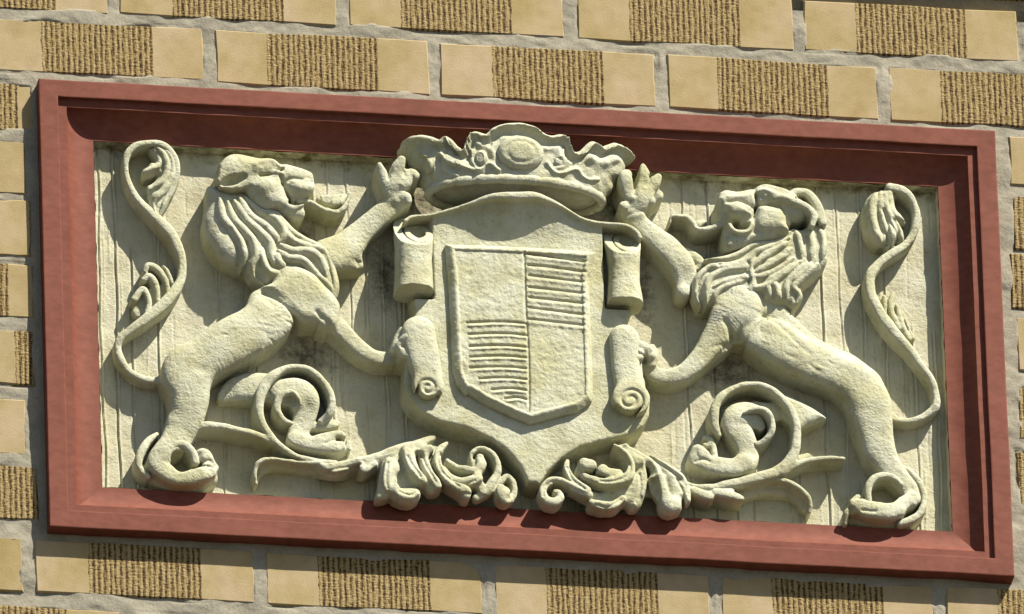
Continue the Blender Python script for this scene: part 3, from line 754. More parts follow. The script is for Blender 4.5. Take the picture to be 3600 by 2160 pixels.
# ------------------------------------------------------------------ right lion
def lion_right():
    v = vol_px(2135, 540, 3330, 1900, 56)
    # trunk and back
    v.stroke('L', [(1260, 530, 190), (1380, 590, 228), (1520, 680, 232), (1720, 780, 218), (1940, 870, 205), (2130, 960, 195), (2240, 1050, 180)], 13, 1.08, 3)
    v.stroke('L', [(1430, 300, 95), (1540, 380, 95), (1660, 500, 95), (1800, 620, 95)], 16, 1.2, 5)
    v.stroke('L', [(1180, 180, 150), (1320, 230, 120), (1450, 290, 100)], 14, 1.1, 6)
    v.line('L', [(1420, 330), (1560, 460), (1680, 580), (1780, 660)], -1.6, 26, 34)
    v.stroke('L', [(1900, 690, 100), (2080, 760, 100), (2230, 850, 100), (2330, 980, 100)], 13, 1.0, 8)
    # standing hind leg
    v.stroke('N', [(1720, 70, 200), (1780, 230, 215), (1815, 400, 195), (1845, 540, 175), (1890, 690, 160), (1970, 820, 135), (2080, 940, 110), (2180, 1040, 92), (2220, 1110, 72)], 12, 1.05, 8)
    v.stroke('N', [(1960, 420, 60), (1990, 580, 50), (2030, 720, 36)], 10, 1, 4)
    v.stroke('N', [(2210, 1130, 76, 16), (2110, 1205, 92, 18), (1960, 1255, 95, 20), (1820, 1245, 95, 20), (1720, 1215, 80, 20)], 18, 1.0, 5)
    v.stroke('N', [(1720, 1180, 60, 22), (1650, 1170, 44, 22)], 22, 1, 3); v.stroke('N', [(1640, 1220, 46, 20), (1590, 1270, 44, 19), (1580, 1350, 42, 16)], 18, 1, 3)
    v.stroke('N', [(1640, 1150, 36, 20), (1690, 1100, 32, 20)], 19, 1, 2)
    v.line('N', [(1740, 1215), (1810, 1230), (1860, 1235)], -2.2, 16, 28); v.line('N', [(1625, 1200), (1620, 1290), (1605, 1370)], -2.4, 16, 26)
    v.stroke('N', [(1640, 1330, 60), (1800, 1370, 62), (2000, 1375, 60), (2180, 1350, 60)], 5, 1, 6)
    v.dent('N', 2190, 1200, 60, 70, 3.4, 24)
    v.stroke('N', [(1930, 1030, 84, 26), (1990, 1060, 92, 26), (1960, 1090, 70, 26)], 24, .42, 2, True, True)
    # far hind leg
    v.plate('N', [(940, 80), (1060, 105), (1200, 170), (1330, 250), (1400, 315), (1330, 345), (1220, 390), (1120, 440), (1000, 330)], 19, 8, 1.1, 3); v.stroke('N', [(700, 280, 100), (850, 300, 110), (1010, 230, 100)], 6, 1.3, 4)
    v.stroke('N', [(700, 290, 80), (600, 300, 108), (520, 360, 138), (500, 440, 130), (560, 540, 128), (610, 650, 112), (620, 740, 108), (590, 790, 105)], 12, 1.1, 4)
    v.stroke('N', [(590, 330, 90), (690, 380, 80), (740, 420, 60)], 14, 1.1, 4)
    v.stroke('N', [(600, 790, 100), (480, 830, 98), (340, 820, 98), (210, 790, 92), (120, 750, 76)], 15, 1.05, 4)
    v.stroke('N', [(200, 700, 60), (140, 650, 56), (100, 700, 40)], 18, 1, 3); v.line('N', [(270, 740), (200, 710), (130, 730)], -2.0, 15, 26)
    v.stroke('N', [(310, 720, 34), (295, 620, 30), (270, 550, 26), (215, 520, 20)], 15, 1, 2); v.stroke('N', [(270, 550, 22), (240, 600, 26), (210, 590, 20)], 15, 1, 2)
    v.ball('N', 770, 510, 52, 20, .6, 2, True, True); v.stroke('N', [(640, 270, 18, 24), (720, 280, 26, 26), (800, 330, 30, 26), (830, 420, 26, 24)], 24, .6, 1.5, True, True)
    # chest, lower foreleg
    v.stroke('L', [(900, 130, 150), (1080, 230, 200), (1100, 300, 190)], 15, 1.05, 4)
    v.stroke('L', [(1000, 330, 190), (910, 460, 150), (800, 620, 116), (690, 760, 100), (560, 870, 92), (420, 915, 84), (290, 895, 80), (190, 820, 80), (140, 770, 72)], 15, 1.0, 4)
    v.stroke('L', [(1040, 560, 60), (900, 650, 55), (780, 740, 45)], 14, 1, 6)
    v.ball('L', 1035, 465, 42, 34, .7, 4, True, True); v.line('L', [(960, 340), (1010, 420), (1050, 500), (1130, 540)], -3.0, 26, 32); v.line('L', [(1380, 300), (1280, 380), (1190, 500), (1120, 560)], -2.4, 18, 34)
    v.line('L', [(830, 590), (930, 560), (1040, 560)], -1.4, 18, 30)
    v.stroke('L', [(120, 700, 64, 31), (40, 760, 40, 34), ('G', 2010, 1060, 30, 34)], 30, 1, 3); v.stroke('L', [(230, 690, 52, 26), (190, 630, 56, 29), (110, 595, 46, 32), (60, 610, 34, 33)], 28, 1, 3)
    v.stroke('L', [(240, 780, 50), (270, 680, 46), (250, 620, 40)], 22, 1, 4)
    v.line('L', [(80, 640), (110, 690), (200, 700)], -2.4, 16, 32)
    # raised foreleg, paw open beside the crown
    v.stroke('J', [(560, 1270, 82, 14), (560, 1150, 118, 13), (500, 1020, 138, 14), (390, 890, 132, 15), (260, 770, 112, 17), (130, 660, 102, 20), (40, 560, 100, 22)], 15, 1.05, 4)
    v.ball('J', 560, 1295, 66, 18, 1, 5)
    v.stroke('J', [(590, 900, 40), (680, 970, 48), (720, 1020, 44), (690, 1060, 30)], 14, 1, 3)
    v.stroke('E', [(2000, 960, 100, 24), (2030, 860, 112, 26), (2080, 790, 105, 27)], 25, 1.05, 4)
    v.stroke('E', [(1960, 800, 80, 29), (1925, 690, 74, 32), (1915, 615, 60, 34), (1930, 600, 54, 34)], 32, 1, 3)
    v.stroke('E', [(2090, 740, 80, 28), (2095, 620, 64, 31), (2090, 540, 40, 33), (2088, 500, 22, 34)], 31, 1, 3)
    v.stroke('E', [(2130, 760, 74, 27), (2190, 690, 60, 30), (2235, 620, 36, 32)], 29, 1, 3)
    v.stroke('E', [(2160, 850, 50, 22), (2230, 800, 56, 24)], 24, 1, 3); v.ball('E', 1900, 900, 46, 32, 1, 5); v.ball('E', 2170, 850, 38, 30, 1, 3)
    v.line('E', [(2010, 780), (2010, 680), (2020, 600)], -3.2, 22, 36); v.line('E', [(2120, 700), (2150, 650), (2150, 600)], -1.8, 16, 35); v.line('E', [(1900, 990), (2000, 960), (2130, 930)], -1.4, 18, 32)
    # head
    v.stroke('J', [(1620, 520, 130), (1480, 480, 150), (1380, 470, 150)], 22, 1.05, 6, flat=.2)
    v.stroke('J', [(1300, 600, 120), (1420, 590, 140), (1480, 600, 120)], 25, 1.0, 3, flat=.15, p=2.3)
    v.stroke('J', [(1230, 450, 130), (1110, 450, 118), (1010, 460, 108)], 25, 1.05, 5, flat=.15, p=2.3)
    v.stroke('J', [(1000, 380, 62), (1100, 375, 52), (1220, 360, 54)], 30, 1.0, 4); v.ball('J', 960, 400, 76, 27, 1, 5)
    v.stroke('J', [(1060, 480, 92), (1150, 500, 86)], 31, 1.0, 3, flat=0, p=2.2)
    v.stroke('J', [(1010, 770, 80, 22), (1120, 740, 88, 23), (1300, 710, 95, 22), (1480, 690, 80, 22)], 22, 1.05, 5, flat=.1, p=2.3)
    v.stroke('J', [(1010, 650, 26), (1040, 690, 28), (1110, 715, 28), (1190, 680, 26), (1210, 610, 26)], 34, 1, 3)
    v.stroke('J', [(1050, 615, 52, 36), (1110, 625, 74, 36), (1150, 635, 52, 36)], 35, .38, 1.5, True, True)
    v.stroke('J', [(1285, 300, 32), (1340, 285, 36), (1440, 315, 48), (1550, 360, 52), (1640, 420, 46)], 34, 1.0, 3)
    v.stroke('J', [(1310, 350, 38, 43), (1360, 370, 42, 42), (1420, 395, 24, 40)], 42, .8, 2, True, True); v.ball('J', 1345, 345, 20, 36, 1, 1)
    v.line('J', [(1265, 320), (1275, 420), (1250, 470)], -3.8, 18, 38); v.line('J', [(1270, 440), (1250, 540), (1300, 620)], -3.4, 20, 36); v.line('J', [(1290, 425), (1400, 435), (1500, 470), (1550, 560), (1590, 670)], -3.4, 18, 36)
    v.line('J', [(1000, 420), (1080, 400), (1180, 440), (1240, 470)], -3.0, 16, 36); v.line('J', [(1090, 350), (1150, 380), (1230, 360)], -1.4, 14, 36)
    v.stroke('J', [(1520, 400, 34), (1650, 425, 36), (1760, 475, 34), (1815, 550, 32), (1800, 640, 30)], 36, 1, 3)
    v.stroke('J', [(1600, 540, 62), (1690, 560, 84), (1730, 590, 52)], 42, .62, 3, True, True)
    v.stroke('J', [(1590, 350, 30), (1650, 320, 36), (1750, 335, 40), (1820, 410, 44), (1870, 510, 44), (1900, 620, 44)], 30, 1, 4)
    v.stroke('J', [(1640, 390, 24, 36), (1720, 390, 30, 36)], 36, .7, 2, True, True)
    v.plate('J', [(895, 370), (960, 318), (1060, 325), (1200, 303), (1256, 314), (1268, 400), (1258, 440), (1180, 432), (1080, 408), (990, 422), (930, 440)], 38, 7, 1.1, 2, hmap=36)
    v.plate('J', [(950, 425), (1050, 402), (1130, 425), (1205, 470), (1235, 530), (1190, 556), (1100, 552), (1000, 530)], 40.5, 9, 1.1, 2, hmap=38)
    v.plate('J', [(888, 410), (960, 425), (1010, 520), (1050, 580), (1010, 640), (940, 640), (900, 570), (880, 480)], 33, 8, 1.1, 3, hmap=31)
    v.plate('J', [(1150, 480), (1260, 470), (1300, 600), (1280, 720), (1150, 760), (1000, 740), (980, 660), (1080, 660)], 34, 7, 1.0, 3, hmap=32)
    v.plate('J', [(1258, 450), (1330, 420), (1450, 440), (1530, 500), (1560, 590), (1585, 675), (1480, 700), (1300, 690), (1245, 610), (1250, 520)], 40.5, 10, 1.1, 2, hmap=38)
    v.plate('J', [(955, 650), (1000, 650), (1080, 712), (1200, 690), (1300, 690), (1590, 690), (1450, 765), (1230, 800), (1080, 860), (975, 870), (940, 780)], 35, 9, 1.1, 3, hmap=33)
    v.plate('J', [(1262, 300), (1335, 264), (1450, 296), (1575, 345), (1650, 425), (1520, 405), (1420, 405), (1375, 350), (1300, 325)], 41, 6, 1.1, 2, hmap=39)
    v.stroke('J', [(1290, 355, 30, 44), (1340, 370, 40, 44), (1400, 405, 26, 42)], 42, .6, 1.5, True, True); v.ball('J', 1345, 350, 20, 37, 1, 1)
    v.stroke('J', [(1060, 612, 46, 40), (1110, 622, 66, 40), (1155, 628, 54, 40)], 36, .24, 1, True, True)
    v.stroke('J', [(1005, 640, 20, 36), (1040, 688, 22, 37), (1110, 708, 24, 37), (1185, 690, 22, 37), (1218, 630, 20, 37)], 34, 1, 2)
    v.line('J', [(1262, 330), (1268, 430), (1248, 520)], -3.2, 15, 40); v.line('J', [(1262, 440), (1350, 425), (1470, 450)], -2.0, 12, 40)
    v.ball('J', 975, 350, 24, 42, .7, 2, True, True)
    # tail
    v.stroke('N', [(1990, 320, 50, 12), (2060, 355, 34, 11), (2160, 368, 30, 11), (2270, 350, 32, 11), (2380, 290, 38, 11), ('M', 1890, 1190, 42, 12), ('M', 1895, 1080, 38, 13), ('M', 1850, 930, 36, 14), ('M', 1750, 790, 38, 14), ('M', 1620, 620, 46, 14), ('M', 1480, 470, 54, 14), ('M', 1350, 290, 56, 14), ('M', 1270, 120, 52, 14),
                   ('M', 1250, 0, 50, 14), ('K', 1265, 1120, 50, 14), ('K', 1340, 1020, 46, 14), ('K', 1460, 930, 44, 14), ('K', 1580, 850, 42, 14), ('K', 1670, 740, 40, 14), ('K', 1705, 600, 36, 15), ('K', 1700, 480, 34, 16), ('K', 1650, 380, 38, 17), ('K', 1560, 310, 46, 18), ('K', 1450, 285, 48, 18)], 14, .85, 2)
    for pts in ([(1395, 120, 16), (1400, 200, 18), (1410, 280, 16)], [(1480, 100, 24), (1455, 200, 28), (1480, 320, 30), (1540, 430, 26)], [(1520, 210, 22), (1545, 320, 28), (1590, 440, 26), (1640, 540, 20)], [(1600, 340, 12), (1640, 440, 14), (1680, 530, 12)]):
        v.stroke('M', pts, 7, .8, 1.5)
    rr = random.Random(8)
    for k in range(26):
        x, y = rr.uniform(1250, 2250), rr.uniform(500, 1050)
        if abs((y - 680) - (x - 1520)*.46) > 190: continue
        a = rr.uniform(.1, .8); L_ = rr.uniform(50, 120)
        v.line('L', [(x, y), (x + L_*.5, y + L_*.5*math.sin(a) + rr.uniform(-8, 8)), (x + L_, y + L_*math.sin(a))], rr.choice([-1.0, -.8, .7]), rr.uniform(10, 18), 33)
    v.rough(.42, .16, 13)
    o = v.build('lion', STONE, relief, 'right lion, snout pointing left with open mouth, one paw raised')
    t = vol_px(3010, 640, 3240, 930, 36)
    t.plate('K', [(1460, 270), (1530, 320), (1500, 380), (1510, 470), (1600, 560), (1610, 600), (1560, 620), (1600, 730), (1570, 810), (1510, 870), (1500, 780), (1440, 860), (1400, 820), (1330, 820), (1240, 720), (1200, 560), (1210, 420), (1270, 320), (1360, 280)], 19, 8, .9, 1)
    for pts in ([(1440, 290), (1470, 420), (1500, 520), (1590, 580)], [(1410, 300), (1410, 440), (1460, 560), (1540, 680), (1590, 780)], [(1370, 310), (1370, 480), (1410, 620), (1480, 740), (1500, 860)], [(1310, 330), (1280, 500), (1310, 680), (1370, 800)]):
        pass
    t.locks('K', [[(1440, 290), (1470, 420), (1500, 520), (1590, 580)], [(1410, 300), (1410, 440), (1460, 560), (1540, 680), (1590, 780)], [(1370, 310), (1370, 480), (1410, 620), (1480, 740), (1500, 860)], [(1310, 330), (1280, 500), (1310, 680), (1370, 800)]], 3.4, 46, 20, 3)
    t.line('K', [(1390, 500), (1430, 640), (1430, 800)], -2.6, 18, 20); t.line('K', [(1490, 590), (1530, 690), (1520, 800)], -2.6, 20, 20)
    t.rough(.35, .3, 14).build('tail_tuft', STONE, o)
    m = vol_px(2420, 770, 2950, 1110, 60)
    m.plate('J', [(1600, 650), (1720, 660), (1850, 560), (1915, 580), (1940, 680), (1960, 820), (1960, 960), (1880, 1060), (1720, 1200), (1705, 1320), (1640, 1430), (1540, 1400), (1420, 1400), (1340, 1330), (1160, 1340), (960, 1330), (860, 1400), (740, 1400), (680, 1300), (690, 1120), (800, 1010), (760, 950), (860, 925), (1020, 890), (1220, 800), (1450, 765)], 29, 11, 1.2, 2, hmap=27)
    S = [[(1590, 690), (1450, 785), (1250, 810), (1100, 900), (950, 950), (790, 950)], [(1580, 750), (1400, 835), (1260, 890), (1180, 965), (1040, 1010), (870, 1000)], [(930, 1050), (820, 1020), (740, 1070), (680, 1160), (675, 1300), (740, 1395)], [(1520, 840), (1320, 950), (1190, 1030), (960, 1065), (820, 1140), (780, 1260), (790, 1390)],
         [(1580, 900), (1380, 1020), (1240, 1090)], [(1620, 950), (1460, 1060), (1300, 1130), (1180, 1130), (960, 1180), (850, 1225)], [(1245, 950), (1200, 1060), (1235, 1190), (1190, 1280), (1160, 1340)], [(1690, 980), (1530, 1100), (1410, 1180), (1300, 1235), (1000, 1265)],
         [(1750, 1000), (1630, 1110), (1555, 1210), (1560, 1340)], [(1860, 1000), (1750, 1110), (1630, 1220), (1690, 1300), (1650, 1390)], [(1650, 690), (1690, 830), (1700, 950)], [(1780, 690), (1800, 830), (1790, 960)], [(1880, 660), (1920, 800), (1900, 950)], [(1440, 1190), (1470, 1270), (1480, 1360)], [(1370, 1220), (1380, 1300), (1340, 1340)], [(940, 1210), (930, 1290)]]
    S += [[(1560, 800), (1420, 880), (1290, 930)], [(1600, 860), (1460, 950), (1330, 1010)], [(1640, 1010), (1480, 1110), (1340, 1190)], [(1800, 1000), (1690, 1110), (1600, 1180)], [(1180, 1000), (1000, 1035), (880, 1040)], [(1150, 1160), (980, 1220), (880, 1290), (870, 1390)]]
    m.locks('J', S, 4.4, 36, 31)
    for s in [[(1190, 1010), (1180, 1100), (1200, 1170)], [(1330, 1000), (1500, 900)], [(1380, 1080), (1540, 980)]]: m.line('J', s, -2.2, 16, 31, 2.0, 10)
    m.rough(.4, .25, 15).build('mane', STONE, o, 'combed mane of the right lion')
    g = vol_px(2340, 740, 2560, 870, 44)
    g.stroke('J', [(960, 640, 34, 26), (870, 660, 32, 25), (770, 690, 30, 24), (690, 680, 28, 24), (640, 610, 26, 24), (590, 565, 26, 24), (520, 555, 22, 24), (440, 560, 16, 24), (425, 620, 10, 23)], 24, .8, 2)
    g.stroke('J', [(700, 640, 40), (740, 620, 34)], 8, 1, 2)
    g.rough(.4, .4, 16).build('tongue', STONE, o)
    return o
lion_right()

# ------------------------------------------------------------------ vines and acanthus
ZCUT = -FH/2 + 53 + 30
def vine_left():
    v = vol_px(440, 1270, 1290, 1770, 40)
    v.stroke('C', [(2410, 1050, 34, 17), (2230, 1030, 30, 17), (2060, 990, 30, 18), (1920, 910, 32, 19), (1800, 800, 34, 20), (1710, 670, 38, 21), (1675, 540, 44, 21), (1685, 410, 52, 21), (1740, 290, 54, 21), (1820, 200, 46, 22), (1920, 140, 34, 22), (2040, 120, 30, 22), (2160, 145, 32, 22), (2280, 245, 34, 22), (2360, 370, 36, 22), (2380, 480, 36, 22), (2350, 580, 40, 20), (2280, 650, 40, 16)], 20, .8, 2)
    v.stroke('C', [(1000, 800, 40, 16), (1060, 730, 44, 18), (1150, 690, 42, 20), (1300, 695, 38, 20), (1480, 730, 34, 20), (1650, 775, 34, 20), (1790, 840, 32, 19)], 20, .8, 3)
    v.stroke('C', [(1990, 660, 22, 18), (1910, 630, 30, 20), (1850, 540, 36, 21), (1860, 440, 40, 22), (1920, 375, 32, 24), (2000, 360, 22, 25), (2060, 420, 18, 25), (2075, 470, 14, 24)], 22, .8, 2)
    # loop round the ankle
    v.stroke('C', [(1060, 1040, 42, 21), (1040, 960, 40, 22), (980, 890, 38, 23), (900, 865, 38, 23), (830, 900, 34, 23), (790, 970, 30, 23)], 22, .8, 2)
    v.stroke('C', [(690, 765, 20, 15), (600, 840, 38, 16), (535, 950, 40, 17), (510, 1050, 36, 17), (540, 1120, 30, 17), (600, 1180, 30, 16)], 17, .8, 2)
    v.rough(.3, .25, 21)
    o = v.build('vine', STONE, relief, 'left scrolling vine looped round the legs of the left lion')
    l = vol_px(860, 1500, 1840, 1810, 52)
    # stem and lobes
    l.plate('H', [(1500, 920), (1700, 800), (1880, 700), (2060, 740), (2060, 900), (2120, 1020), (2280, 1100), (2300, 1180), (2050, 1170), (1800, 1180), (1520, 1170)], 19, 5, 1, 3)
    l.plate('H', [(880, 905), (1010, 870), (1200, 825), (1440, 770), (1640, 690), (1840, 650), (1760, 760), (1700, 900), (1520, 900), (1400, 960), (1310, 1015), (1260, 910), (1180, 960), (1080, 1015), (980, 1005), (905, 950)], 24, 12, 1.2, 3)
    l.stroke('H', [(930, 940, 36), (1020, 970, 44), (1120, 950, 40), (1240, 900, 30)], 22, 1, 3); l.stroke('H', [(1290, 920, 26), (1320, 980, 30), (1420, 920, 26)], 22, 1, 3)
    l.line('H', [(1000, 900), (1200, 860), (1450, 800), (1650, 720)], 1.6, 26, 26)
    l.plate('Q', [(95, 140), (150, 112), (168, 150), (152, 190), (147, 240), (122, 275), (68, 282), (80, 210)], 32, 6, 1.1, 2)
    l.plate('Q', [(142, 235), (190, 232), (245, 235), (248, 275), (205, 300), (150, 287), (132, 265)], 34, 6, 1.1, 2)
    l.plate('Q', [(160, 145), (200, 105), (240, 150), (242, 220), (190, 245), (148, 215)], 25, 5, 1.1, 2)
    l.plate('Q', [(195, 92), (245, 66), (234, 110), (252, 160), (274, 195), (268, 222), (236, 226), (205, 170)], 33.5, 6, 1.1, 2)
    l.plate('Q', [(245, 72), (292, 52), (308, 75), (278, 110), (277, 150), (302, 195), (334, 215), (332, 246), (290, 256), (266, 226), (262, 180), (252, 130)], 31.5, 6, 1.1, 2)
    l.plate('H', [(1510, 870), (1700, 790), (1690, 900), (1640, 960), (1700, 1060), (1760, 1130), (1840, 1120), (1855, 1210), (1800, 1255), (1700, 1265), (1620, 1235), (1590, 1170), (1500, 1190), (1450, 1200), (1490, 1050)], 26, 8, 1.1, 2)
    l.stroke('H', [(1560, 880, 36, 30), (1545, 1000, 44, 32), (1540, 1130, 44, 32), (1590, 1170, 36, 32)], 32, 1, 3); l.stroke('H', [(1620, 1130, 30, 33), (1660, 1210, 40, 33), (1750, 1230, 44, 33), (1820, 1200, 36, 33)], 33, 1, 3)
    l.stroke('H', [(1730, 800, 40, 28), (1760, 900, 46, 31), (1800, 980, 46, 33), (1870, 1060, 46, 33), (1890, 1080, 40, 33)], 31, 1, 3)
    l.stroke('H', [(1880, 760, 34, 24), (1905, 880, 36, 28), (1950, 1000, 38, 31), (2010, 1090, 42, 32), (2030, 1130, 38, 32)], 29, 1, 2.5)
    l.stroke('H', [(1720, 780, 50, 24), (1860, 720, 46, 22), (1990, 660, 26, 20)], 22, 1, 3)
    l.ball('H', 1850, 800, 42, 34, .5, 2, True, True)
    l.stroke('H', [(2115, 715, 18, 26), (2050, 780, 36, 28), (2020, 870, 40, 30), (2050, 970, 42, 32), (2110, 1060, 42, 33), (2200, 1130, 44, 33), (2290, 1180, 54, 32), (2300, 1220, 50, 30)], 31, 1, 2)
    l.stroke('H', [(2080, 960, 30, 26), (2150, 1050, 40, 27), (2260, 1100, 48, 28), (2360, 1090, 44, 30), (2420, 1060, 34, 31)], 29, 1, 2)
    l.stroke('H', [(2120, 880, 24, 22), (2200, 940, 28, 25), (2290, 965, 34, 27), (2345, 975, 36, 28)], 26, 1, 2)
    l.stroke('H', [(2360, 1100, 40), (2440, 1140, 50), ('I', 280, 1050, 44), ('I', 360, 950, 40), ('I', 410, 850, 34), ('I', 400, 740, 30), ('I', 340, 660, 26), ('I', 240, 625, 22), ('I', 160, 670, 20), ('I', 150, 720, 16)], 24, 1, 2)
    l.stroke('I', [(240, 720, 40, 25), (255, 790, 48, 27), (215, 850, 48, 27)], 26, 1, 3); l.stroke('I', [(170, 760, 26, 24), (190, 830, 30, 25)], 25, 1, 2)
    l.stroke('I', [(100, 950, 40), (200, 930, 50, 28), (215, 900, 44, 29)], 28, 1, 3)
    l.stroke('I', [(200, 1110, 40), (310, 1060, 40), (430, 960, 32), (500, 900, 28), (560, 960, 28), (570, 1060, 30), (530, 1130, 36)], 22, 1, 2)
    l.stroke('I', [(530, 1130, 30, 26), (470, 1120, 56, 28), (440, 1060, 54, 30), (440, 1010, 40, 31)], 29, 1, 2); l.ball('I', 470, 1060, 60, 27, 1, 3)
    l.stroke('H', [(1560, 1120, 60), (1900, 1120, 60), (2200, 1130, 60), (2400, 1150, 50)], 12, 1, 4)
    for q in ([(1550, 900), (1530, 1050), (1545, 1150)], [(1740, 830), (1775, 920), (1860, 1050)], [(1885, 790), (1925, 930), (2010, 1090)], [(2060, 790), (2035, 880), (2080, 1010), (2230, 1140)], [(1660, 1190), (1760, 1225), (1830, 1180)], [(1000, 930), (1150, 900), (1300, 860)], [(2180, 1070), (2290, 1100), (2390, 1070)]): l.line('H', q, -1.7, 13, 34, 2, 14)
    l.undercut(17, ZCUT)
    l.stroke('H', [(275, 1105, 14, 14), (262, 1000, 20, 16), (285, 920, 24, 17), (350, 875, 22, 18), (450, 868, 18, 18), (600, 890, 18, 18), (760, 905, 22, 18), (900, 910, 30, 18)], 17, .8, 2)
    l.plate('H', [(270, 1080), (300, 940), (380, 890), (700, 905), (950, 920), (950, 1010), (700, 985), (450, 960), (350, 1000), (300, 1080)], 9, 5, 1.2, 3)
    l.rough(.35, .3, 22).build('acanthus_leaf', STONE, o, 'curling acanthus leaf left of the shield tip')
    return o
vine_left()

def vine_right():
    v = vol_px(2400, 1330, 3310, 1900, 40)
    v.stroke('N', [(345, 500, 26, 18), (310, 420, 40, 19), (300, 320, 46, 20), (315, 220, 44, 21), (370, 130, 38, 22), (460, 65, 32, 22), (570, 22, 30, 22), (700, 12, 30, 22), (830, 50, 32, 22), (950, 140, 36, 22), (1040, 260, 40, 22), (1090, 400, 42, 22), (1095, 540, 46, 21), (1070, 680, 50, 20), (990, 800, 56, 19), (880, 880, 60, 18), (740, 920, 58, 18), (600, 955, 52, 18), (440, 985, 46, 18), (300, 1010, 40, 18), (180, 1010, 32, 18), (90, 990, 24, 18), (20, 950, 14, 18)], 20, .8, 2)
    v.stroke('N', [(960, 880, 40, 18), (1060, 810, 36, 19), (1180, 755, 30, 20), (1320, 730, 26, 20), (1450, 725, 24, 20), (1550, 728, 22, 20)], 20, .8, 3); v.stroke('N', [(1120, 740, 40), (1200, 700, 30)], 8, 1, 3)
    v.stroke('N', [(590, 285, 14, 25), (660, 255, 22, 26), (740, 245, 28, 26), (810, 275, 30, 26), (860, 360, 30, 25), (865, 450, 30, 24), (820, 530, 32, 22), (760, 580, 32, 20), (710, 590, 28, 19)], 24, .8, 2)
    v.stroke('N', [(1800, 1150, 26, 22), (1785, 1060, 34, 23), (1800, 980, 38, 23), (1860, 915, 38, 23), (1950, 890, 34, 23), (2050, 920, 30, 23), (2110, 980, 26, 22)], 22, .8, 2)
    v.stroke('N', [(2070, 800, 24, 13), (2170, 840, 30, 14), (2260, 930, 34, 15), (2325, 1060, 34, 15), (2325, 1180, 34, 16), (2280, 1270, 38, 16), (2200, 1325, 40, 16), (2100, 1360, 34, 16)], 15, .8, 2)
    v.rough(.3, .25, 23)
    o = v.build('vine', STONE, relief, 'right scrolling vine looped round the legs of the right lion')
    l = vol_px(1850, 1530, 2870, 1840, 52)
    # big leaf
    l.plate('I', [(1560, 575), (1650, 568), (1800, 620), (1990, 720), (2200, 840), (2250, 940), (2240, 1010), (2275, 1110), (2240, 1150), (2200, 1090), (2180, 1200), (2100, 1250), (2010, 1240), (1980, 1160), (1990, 1040), (1960, 930), (1890, 910), (1900, 830), (1850, 770), (1760, 800), (1700, 760), (1640, 680), (1570, 600)], 30, 6, 1.0, 2)
    l.line('I', [(1700, 590), (1900, 710), (2010, 850), (2060, 1000), (2080, 1140)], -3.0, 34, 32); l.line('I', [(1660, 575), (1840, 670), (1950, 780), (1960, 880), (1900, 900)], 2.8, 26, 32)
    l.line('I', [(1800, 630), (2000, 760), (2150, 880), (2230, 960)], -1.6, 20, 32); l.line('I', [(1900, 670), (2060, 780), (2190, 880)], 1.6, 20, 32)
    l.stroke('I', [(1990, 900, 34, 30), (2020, 1050, 40, 31), (2060, 1170, 84, 27), (2090, 1190, 84, 26)], 29, 1, 5)
    l.stroke('I', [(1950, 900, 40), (1920, 1000, 60), (1960, 1100, 50)], 20, 1, 5)
    l.stroke('I', [(2210, 960, 24), (2245, 1060, 30), (2240, 1120, 30)], 26, 1, 3)
    # middle lobe
    l.plate('I', [(1830, 750), (1860, 920), (1830, 1080), (1770, 1190), (1700, 1180), (1670, 1080), (1690, 960), (1740, 850)], 31, 10, 1.1, 2)
    l.line('I', [(1830, 760), (1850, 920), (1815, 1060)], 1.8, 18, 32)
    # bowl-shaped leaf with curled hooks
    l.plate('Q', [(912, 215), (960, 240), (1030, 240), (1090, 212), (1125, 175), (1180, 138), (1183, 215), (1160, 295), (1120, 326), (1085, 300), (1040, 328), (945, 325), (950, 290), (928, 255)], 29, 8, 1.1, 2)
    l.stroke('I', [(1540, 592, 14, 30), (1620, 640, 22, 31), (1690, 730, 26, 33), (1700, 830, 40, 33), (1660, 910, 52, 33), (1560, 950, 56, 32), (1440, 960, 46, 32), (1330, 930, 36, 33), (1250, 895, 30, 33)], 32, 1, 2)
    l.stroke('I', [(1580, 870, 40, 31), (1490, 870, 50, 32), (1420, 840, 48, 34)], 33, 1, 3); l.stroke('I', [(1410, 850, 44, 34), (1430, 820, 34, 34)], 33, 1, 2)
    l.stroke('I', [(1250, 790, 66, 31), (1300, 800, 62, 31)], 31, 1, 2); l.stroke('I', [(1220, 880, 30, 30), (1200, 820, 34, 30)], 30, 1, 2)
    l.stroke('I', [(1085, 750, 22, 28), (1075, 820, 30, 29), (1120, 910, 34, 30), (1190, 980, 38, 31), (1280, 1040, 44, 32)], 30, 1, 2)
    l.plate('I', [(1250, 1010), (1400, 1010), (1620, 970), (1700, 960), (1690, 1060), (1630, 1130), (1560, 1200), (1440, 1215), (1310, 1190), (1290, 1120)], 29, 10, 1.2, 3)
    l.stroke('I', [(1320, 1150, 36, 32), (1400, 1180, 44, 32), (1520, 1180, 44, 32), (1610, 1110, 40, 31)], 32, 1, 3); l.dent('I', 1450, 1070, 150, 60, 3, 30)
    l.stroke('I', [(1290, 1080, 40, 31), (1170, 1020, 36, 31), (1060, 960, 36, 31), (960, 935, 36, 31), (880, 970, 38, 31), (845, 1050, 40, 31), (880, 1130, 42, 31), (960, 1150, 46, 31), (1010, 1110, 40, 31), (1000, 1060, 32, 31), (970, 1050, 26, 31)], 31, 1, 1.5)
    l.stroke('I', [(1100, 1050, 60), (1400, 1110, 60), (1700, 1080, 60), (1900, 1050, 50)], 12, 1, 4)
